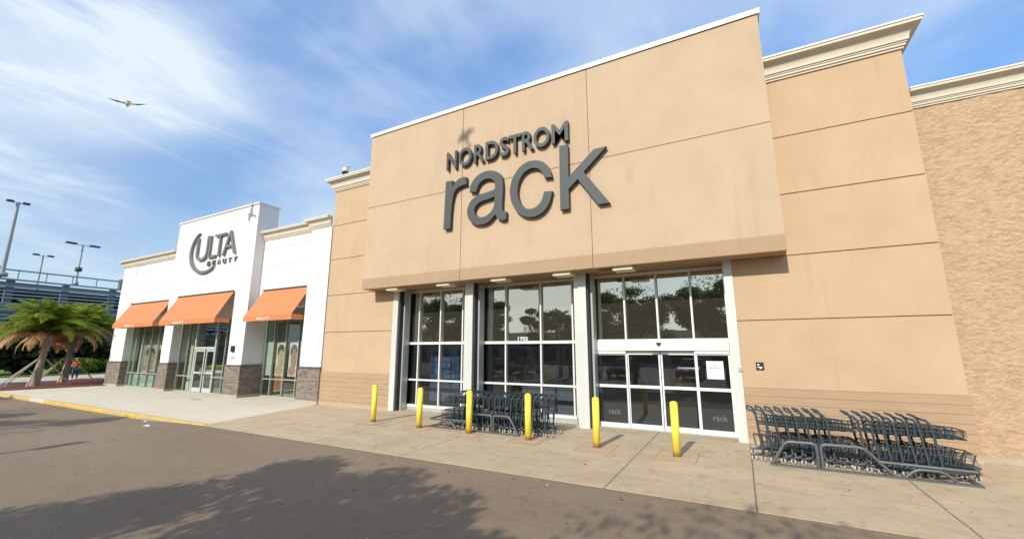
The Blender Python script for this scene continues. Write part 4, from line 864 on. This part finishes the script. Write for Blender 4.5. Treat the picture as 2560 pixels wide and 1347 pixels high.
def palm(loc, h, lean, seed, label, big):
    rg = random.Random(seed); e = empty('palm_tree', loc); tag(e, label, 'tree', 'young palms in the mulch bed')
    t = MB(); pts = [(0,0,-0.1),(lean[0]*0.3,lean[1]*0.3,h*0.35),(lean[0]*0.7,lean[1]*0.7,h*0.7),(lean[0],lean[1],h)]; t.tube(pts, [0.27,0.20,0.17,0.22], 12)
    for i in range(14):
        z = h*(0.62+0.36*i/14); a = i*2.4; x_, y_ = lean[0]*z/h, lean[1]*z/h; t.obox((x_+0.19*math.cos(a), y_+0.19*math.sin(a), z), (0.05*math.cos(a),0.05*math.sin(a),0.02), (-0.06*math.sin(a),0.06*math.cos(a),0), (0.02,0.0,0.10))
    t.build('trunk', M['bark'], e)
    c = MB(); n = 80 if big else 64
    for i in range(n):
        frond(c, (lean[0], lean[1], h+rg.uniform(-0.1,0.35)), rg.uniform(0, 2*math.pi), R(rg.uniform(30,88)), rg.uniform(2.8,3.75)*(1 if big else 0.92), R(rg.uniform(75,135)), 0.72, 30, seed*100+i)
    c.build('crown', M['frond'], e)
    for i, (azz, pit, ln, dr) in enumerate(((R(200),R(35),3.3,R(135)),(R(255),R(42),3.9,R(140)),(R(285),R(30),3.4,R(140)),(R(80),R(42),4.0,R(145)),(R(55),R(35),3.4,R(145)),(R(150),R(25),3.0,R(130)),(R(330),R(30),3.0,R(135)))):
        dd = MB()
        for k in range(2): frond(dd, (lean[0], lean[1], h-0.25+0.08*k), azz+rg.uniform(-.3,.3)+k*0.12, pit, ln*rg.uniform(.95,1.12), dr, 0.62, 46, seed*77+i*2+k)
        dd.build('dead_frond', M['frond_dead'], e)
    for i, a in enumerate((R(95),R(215),R(-25),R(-80))):
        s = MB(); s.tube([(lean[0]*0.5+0.2*math.cos(a), lean[1]*0.5+0.2*math.sin(a), h*0.52),(1.75*math.cos(a),1.75*math.sin(a),0.03)], 0.045, 4, smooth=False); s.build('brace', M['wood'], e)
    return e
palm((-41.9,10.45,0.03), 3.35, (0.15,0.2), 3, 'nearer young palm with green crown and braced trunk, left one of the pair', True)
palm((-45.0,12.7,0.03), 3.45, (-0.05,0.1), 8, 'farther young palm with browned lower fronds, right one of the pair', True)
# dark hedge, bushes and far trees in front of the garage
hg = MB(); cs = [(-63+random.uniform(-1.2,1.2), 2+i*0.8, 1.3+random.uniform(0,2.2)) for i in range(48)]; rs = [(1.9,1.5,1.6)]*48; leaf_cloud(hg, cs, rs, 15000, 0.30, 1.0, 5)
tag(hg.build('dark_hedge', M['hedge']), 'tall dark hedge mass behind the palms', 'hedge')
for i, (x, y, z) in enumerate(((-60.5,17.6,0.9),(-60.4,20.6,0.8),(-60.8,23.4,0.8))):
    h_ = MB(); leaf_cloud(h_, [(0,0,0),(0.4,0.8,-0.1),(-0.2,-0.9,-0.1)], [(0.9,1.0,0.8)]*3, 1500, 0.16, 1.0, 20+i); o = h_.build('bush', M['lawn_shrub' if i != 2 else 'hedge']); o.location = (x,y,z)
    tag(o, ['bright green clipped bush on the lawn, left one beside the worker','bright green bush on the lawn right of the worker','dark bush on the lawn next to the white shop corner'][i], 'bush', 'bushes on the far lawn')
# small tree peeking between palm and shop
broad_tree((-62,27.0,0), 6.4, 1.9, 2.0, 61, 'small light green tree seen between the palms and the white shop', 'far trees', 'lawn_shrub', 3000, 0.22)
broad_tree((-66,5.5,0), 7.2, 3.6, 1.2, 62, 'broad green tree behind the nearer palm, left of it', 'far trees', 'lawn_shrub', 5000, 0.24)

# ------------------------------------------------------------------ worker
def person(loc, rz):
    def skin(name, pts, edges, rad, m_, parent=None, sub=2):
        me = bpy.data.meshes.new(name); me.from_pydata(pts, edges, []); o = bpy.data.objects.new(name, me); col.objects.link(o)
        md = o.modifiers.new('skin', 'SKIN'); md.use_smooth_shade = True
        sv = me.skin_vertices[0].data if me.skin_vertices else None
        if sv is None:
            bpy.context.view_layer.objects.active = o; o.data.update(); sv = o.data.skin_vertices[0].data
        for i, r_ in enumerate(rad): sv[i].radius = (r_, r_) if not isinstance(r_, tuple) else r_
        sv[0].use_root = True
        sb_ = o.modifiers.new('sub', 'SUBSURF'); sb_.levels = sb_.render_levels = sub; me.materials.append(m_)
        if parent: o.parent = parent
        return o
    body_pts = [(0,0,0.95),(0,0.02,1.15),(0,0.03,1.38),(0,0.02,1.50),(0,0.01,1.58),(0,0.0,1.70),
        (-0.19,0.02,1.42),(-0.25,-0.06,1.16),(-0.20,-0.28,1.04),(0.19,0.02,1.42),(0.26,-0.04,1.16),(0.22,-0.26,1.02),
        (-0.10,0.0,0.90),(-0.12,-0.10,0.50),(-0.12,0.02,0.09),(-0.12,-0.14,0.04),(0.10,0.0,0.90),(0.13,0.10,0.50),(0.13,0.18,0.09),(0.13,0.02,0.04)]
    E_ = [(0,1),(1,2),(2,3),(3,4),(4,5),(2,6),(6,7),(7,8),(2,9),(9,10),(10,11),(0,12),(12,13),(13,14),(14,15),(0,16),(16,17),(17,18),(18,19)]
    rad = [0.14,0.13,0.15,0.06,0.085,0.095,0.06,0.045,0.033,0.06,0.045,0.033,0.09,0.06,0.04,0.035,0.09,0.06,0.04,0.035]
    b = skin('person', body_pts, E_, rad, mat('skin', (0.42,0.25,0.17), 0.6))
    b.location = loc; b.rotation_euler = (0,0,rz); tag(b, 'person in orange hi-vis top and blue trousers walking behind the palms', 'person')
    skin('shirt', [(0,0,0.98),(0,0.02,1.15),(0,0.03,1.38),(0,0.02,1.46),(-0.19,0.02,1.42),(-0.24,-0.05,1.18),(0.19,0.02,1.42),(0.25,-0.03,1.18)], [(0,1),(1,2),(2,3),(2,4),(4,5),(2,6),(6,7)], [0.185,0.175,0.185,0.09,0.085,0.068,0.085,0.068], mat('orange_shirt', (0.62,0.10,0.03), 0.8), b)
    skin('trousers', [(0,0,0.96),(-0.10,0.0,0.88),(-0.12,-0.10,0.50),(-0.12,0.02,0.12),(0.10,0.0,0.88),(0.13,0.10,0.50),(0.13,0.18,0.12)], [(0,1),(1,2),(2,3),(0,4),(4,5),(5,6)], [0.165,0.115,0.088,0.065,0.115,0.088,0.065], mat('blue_trousers', (0.03,0.07,0.12), 0.8), b)
    skin('cap', [(0,0.0,1.70),(0,0.0,1.765),(0,-0.08,1.74)], [(0,1),(1,2)], [0.105,0.085,0.05], mat('cap_cloth', (0.55,0.32,0.14), 0.8), b)
    return b
person((-50.6,14.9,-0.10), R(70))

# ------------------------------------------------------------------ parking garage
gr = empty('parking_garage', (-90,20,0)); tag(gr, 'long grey open-sided parking garage far behind the palms', 'building')
def gput(mb, name, m_): mb.v = [(x+90,y-20,z) for x,y,z in mb.v]; return mb.build(name, m_, gr)
X0 = -90.0
def gz(y): return -0.0*(y)
lv = [12.25, 8.9, 5.5, 2.2]
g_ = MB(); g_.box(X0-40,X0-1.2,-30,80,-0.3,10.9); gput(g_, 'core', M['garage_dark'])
for k, z in enumerate(lv):
    s = MB()
    for i in range(5):
        t = z - i*0.46; s.mat(0 if i%2 == 0 else 1); s.box(X0 - (0.0 if i%2==0 else 0.16), X0+0.12-(0.0 if i%2==0 else 0.14), -30, 80, t-0.24-(0.2 if i%2 else 0.0), t)
        if i == 2: break
    s.mat(1); s.box(X0-0.5,X0-0.05,-30,80,z-1.45,z-1.2)
    gput(s, 'spandrel', [M['garage2'], M['garage']])
    s = MB(); s.box(X0-0.02,X0+0.08,-30,80,z-1.82,z-1.62); s.box(X0-0.02,X0+0.08,-30,80,z-2.32,z-2.12); s.box(X0-0.02,X0+0.08,-30,80,z-2.82,z-2.62); gput(s, 'cable_rail', M['garage2'])
for i in range(19):
    y = -27+i*5.6; s = MB(); s.box(X0-0.9,X0-0.2,y,y+0.75,-0.3,12.1); gput(s, 'column', M['garage'])
rl = MB(); rl.box(X0-0.05,X0+0.07,-30,80,13.38,13.58)
for i in range(40): y = -29+i*2.8; rl.box(X0-0.03,X0+0.05,y,y+0.10,12.26,13.379)
gput(rl, 'roof_rail', M['garage2'])
for y in (16.2,30.9,46): s = MB(); s.box(X0-1.0,X0+0.1,y-0.9,y+0.9,12.26,13.9); gput(s, 'roof_pier', M['garage'])
def lamp_post(px, py, z0, z1, heads, lb, r=0.16):
    e = empty('street_lamp', (px,py,z0)); tag(e, lb, 'street lamp', 'lamp posts on the garage roof'); H__ = z1-z0
    a = MB(); a.tube([(0,0,0),(0,0,H__)], [r,r*0.7], 8); a.lathe([(r*2.2,0.0),(r*2.2,0.5),(r*1.3,0.6)], n=10); a.build('pole', M['pole'], e)
    for s in (-1, 1):
        a = MB(); a.tube([(0,0,H__-0.15),(0,s*0.9*heads,H__-0.05)], 0.05, 6); a.build('arm', M['pole'], e)
        a = MB(); a.obox((0,s*1.25*heads,H__),(0.32,0,0),(0,0.55*heads,0),(0,0,0.11)); a.build('lamp_head', M['letter'], e)
    return e
lamp_post(-88.9,16.9,12.3,23.0,0.62,'tall grey twin-head lamp post at the left end of the garage roof',0.26)
lp = lamp_post(-90.9,24.9,12.3,18.8,1.1,'lamp post with wide twin heads and a box halfway up, nearest the shop',0.14)
a = MB(); a.lathe([(0.1,-0.35),(0.42,-0.3),(0.42,0.3),(0.1,0.35)], (0,0,2.5), 10); a.build('junction_box', M['letter'], lp)
lamp_post(-105,24.1,12.0,18.4,0.7,'shorter distant twin-head lamp post between the other two on the garage',0.14)
lamp_post(-120,21.4,11.0,16.9,0.7,'barely visible distant lamp head beside the tall left lamp post',0.14)

# ------------------------------------------------------------------ the lot behind the camera: seen in the glass and as shadows
for i, (x, y, h, r_, lo, s) in enumerate(((-7.4,-5.9,8.5,3.9,2.9,31),(-11.9,-8.6,6.6,2.4,2.8,32),(-0.9,-6.4,9.7,3.9,2.8,33),(4.6,-10.0,9.6,4.0,3.0,34),(-22.6,-6.6,9.2,3.4,2.8,35),(-28.0,-7.2,10.2,3.6,2.8,36),(-34.5,-8.5,10.8,3.9,2.8,37),(-42,-9.5,11,4.2,3.0,38),(-18.9,-14,7.8,2.4,2.5,39))):
    broad_tree((x,y,-0.1), h, r_, lo, s, ['dark shade tree reflected in the transom left of the sliding doors','small dark tree reflected beside the first door transom','tall leafy tree reflected in the rightmost transom pane','very tall tree standing behind the camera at right','dark tree reflected in the left of the middle window','dark tree reflected between left and middle windows','wide dark tree reflected in the left window bay','farthest left tree of the lot, reflected in the left window','low tree reflected near the palms in middle window'][i], 'trees in the parking lot', 'oak', 36000 if i == 2 else 27000, 0.085)
def fan_palm(loc, h, seed, lb):
    e = empty('fan_palm', loc); tag(e, lb, 'tree', 'fan palms in the parking lot'); rg = random.Random(seed)
    t = MB(); t.tube([(0,0,-0.2),(0.1,0,h*0.5),(0.05,0.1,h)], [0.22,0.17,0.16], 8); t.build('trunk', M['bark'], e); c = MB()
    for i in range(30): frond(c, (0.05,0.1,h), rg.uniform(0,6.28), R(rg.uniform(-30,80)), rg.uniform(0.9,1.3), R(70), 0.5, 14, seed*50+i)
    c.build('crown', M['oak'], e)
fan_palm((-14.6,-8.6,-0.1), 5.4, 4, 'fan palm reflected at the right of the middle window'); fan_palm((-13.5,-8.2,-0.1), 4.8, 5, 'shorter fan palm reflected next to the white pier')
sp = empty('street_lamp', (-17.0,-9.5,-0.1)); tag(sp, 'tall parking lot lamp post reflected in the middle window', 'street lamp')
a = MB(); a.tube([(0,0,0),(0,0,9.5)], [0.11,0.07], 8); a.build('pole', M['pole'], sp); a = MB(); a.box(-0.2,0.2,-0.9,-0.2,9.4,9.55); a.build('lamp_head', M['letter'], sp)
lb_ = MB(); lb_.mat(0); lb_.box(-90,60,-60,-45,-0.3,4.6); lb_.mat(1); lb_.box(-90.3,60.3,-60.2,-44.7,4.601,5.5)
for i in range(25): lb_.mat(2); lb_.box(-88+i*6,-84+i*6,-45.02,-44.99,0.2,2.8)
tag(lb_.build('low_shop_row', [mat('far_wall', (0.40,0.36,0.30), 0.8, var=0.05, vscale=0.3), mat('far_roof', (0.22,0.21,0.21), 0.8), M['dark']]), 'long low shop row across the parking lot, reflected in the glass', 'building')
def car(loc, rz, paint, lb):
    e = empty('parked_car', loc, rz); tag(e, lb, 'car', 'cars parked across the lane')
    prof = [(-2.3,0.35),(-2.35,0.75),(-2.2,1.0),(-1.95,1.08),(-1.55,1.58),(-0.9,1.70),(0.3,1.68),(1.05,1.12),(1.9,0.98),(2.3,0.78),(2.35,0.4)]
    def body(pr, wb, ws, name, m_, dz=0):
        b_ = MB(); n = len(pr); 
        def W_(z): return wb if z < 1.0 else wb-(z-1.0)*0.32
        vs_ = [(x,-W_(z),z) for x,z in pr] + [(x,W_(z),z) for x,z in pr]
        b_.add(vs_, [tuple(range(n)), tuple(range(2*n-1,n-1,-1))] + [(i,n+i,n+(i+1)%n,(i+1)%n) for i in range(n)]); return b_.build(name, m_, e, 0.06 if name=='body' else 0)
    body(prof, 0.9, 0, 'body', paint)
    wn = MB()
    for s in (-1, 1):
        f_ = lambda x, z: (x, s*(0.903-(z-1.0)*0.32), z)
        wn.add([f_(-1.62,1.10),f_(-0.55,1.10),f_(-0.55,1.55),f_(-1.42,1.52)], [(0,1,2,3)]); wn.add([f_(-0.45,1.10),f_(0.92,1.10),f_(0.30,1.56),f_(-0.45,1.57)], [(0,1,2,3)])
    wn.add([(1.02,-0.78,1.17),(1.02,0.78,1.17),(0.36,0.66,1.655),(0.36,-0.66,1.655)], [(0,1,2,3)]); wn.add([(-1.93,-0.78,1.14),(-1.93,0.78,1.14),(-1.585,0.68,1.56),(-1.585,-0.68,1.56)], [(0,1,2,3)])
    wn.build('window', mat('car_glass', (0.02,0.025,0.03), 0.08), e)
    for x in (-1.45,1.45):
        for s in (-1, 1):
            c = MB(); c.mat(0); c.lathe([(0.2,-0.1),(0.34,-0.09),(0.34,0.09),(0.2,0.1)], (x,s*0.86,0.34), 20, 'y'); c.mat(1); c.lathe([(0.05,-0.11),(0.2,-0.105),(0.2,0.105),(0.05,0.11)], (x,s*0.86,0.34), 12, 'y'); c.build('wheel', [M['hub'], M['pole']], e)
    for s in (-1, 1):
        c = MB(); c.obox((2.22,s*0.68,0.82),(0.05,0,0),(0,0.17,0),(0,0,0.07)); c.build('headlight', M['paper'], e); c = MB(); c.obox((-2.27,s*0.74,0.92),(0.05,0,0),(0,0.10,0),(0,0,0.10)); c.build('tail_light', mat('red_lens', (0.4,0.02,0.02), 0.3), e)
        c = MB(); c.obox((0.85,s*0.98,1.14),(0.06,0,0),(0,0.10,0),(0,0,0.06)); c.build('mirror', paint, e)
paints = [mat('car_paint', c, 0.25, 0.3) for c in ((0.03,0.035,0.045),(0.12,0.12,0.13),(0.02,0.02,0.02))]
for i, (x, y) in enumerate(((-23.5,-11.5),(-19.8,-11.7),(-28.0,-11.4),(-9.6,-11.6),(-3.9,-11.5))):
    car((x,y,-0.1), R(88+i), paints[i%3], ['dark car reflected in the middle window beside the curtain of trees','grey car reflected in the middle window right of the dark car','black car reflected in the left window bay','dark car reflected in the left door panel','grey car reflected low in the right sliding door'][i])

# ------------------------------------------------------------------ litter
lit = MB(); rg = random.Random(5)
def chip(x, y, z, s, k):
    lit.mat(k); a = rg.uniform(0,6.28); p = [(x+s*rg.uniform(.5,1)*math.cos(a+i*1.05), y+s*rg.uniform(.5,1)*math.sin(a+i*1.05), z+rg.uniform(0.003,0.012)) for i in range(6)]; lit.add(p+[(x,y,z+0.018)], [(i,(i+1)%6,6) for i in range(6)])
for i in range(120):
    x = rg.uniform(-30,4); y = rg.choice([rg.uniform(7.3,7.8), rg.uniform(3,7.7), rg.uniform(8,13)])
    chip(x, y, road_z(x,y) if y < 7.86 else 0.0, rg.uniform(0.015,0.035), rg.choice([0,0,1,2]))
tag(lit.build('litter', [mat('dry_leaf', (0.12,0.07,0.04), 0.9), mat('pale_scrap', (0.6,0.57,0.5), 0.8), mat('grit', (0.05,0.045,0.04), 0.9)]), 'scattered dry leaves and grit on asphalt and pavement', 'litter', kind='stuff')
for i, (x, y, lb) in enumerate(((-17.35,7.05,'crumpled white paper scrap on the asphalt below the yellow kerb end'),(-18.9,7.62,'smaller pale paper scrap against the yellow kerb'))):
    s = MB(); s.add([(-0.14,-0.05,0.005),(0.0,-0.08,0.02),(0.15,-0.03,0.01),(0.12,0.07,0.015),(-0.02,0.05,0.045),(-0.13,0.06,0.01)], [(0,1,4,5),(1,2,3,4)]); o = s.build('paper_scrap', M['paper']); o.location = (x,y,road_z(x,y)+0.002); o.scale = (1,1,1) if i == 0 else (0.6,0.6,0.6); tag(o, lb, 'paper scrap', 'paper scraps on the asphalt')
dc = MB(); dc.box(-0.45,0.45,-0.1,0.1,0,0.006); o = dc.build('drain_cover', mat('clay_cover', (0.50,0.27,0.13), 0.9, var=0.1)); o.location = (-24.0,11.6,0); tag(o, 'small rust-coloured cover plate in the pale pavement before the shop doors', 'cover')
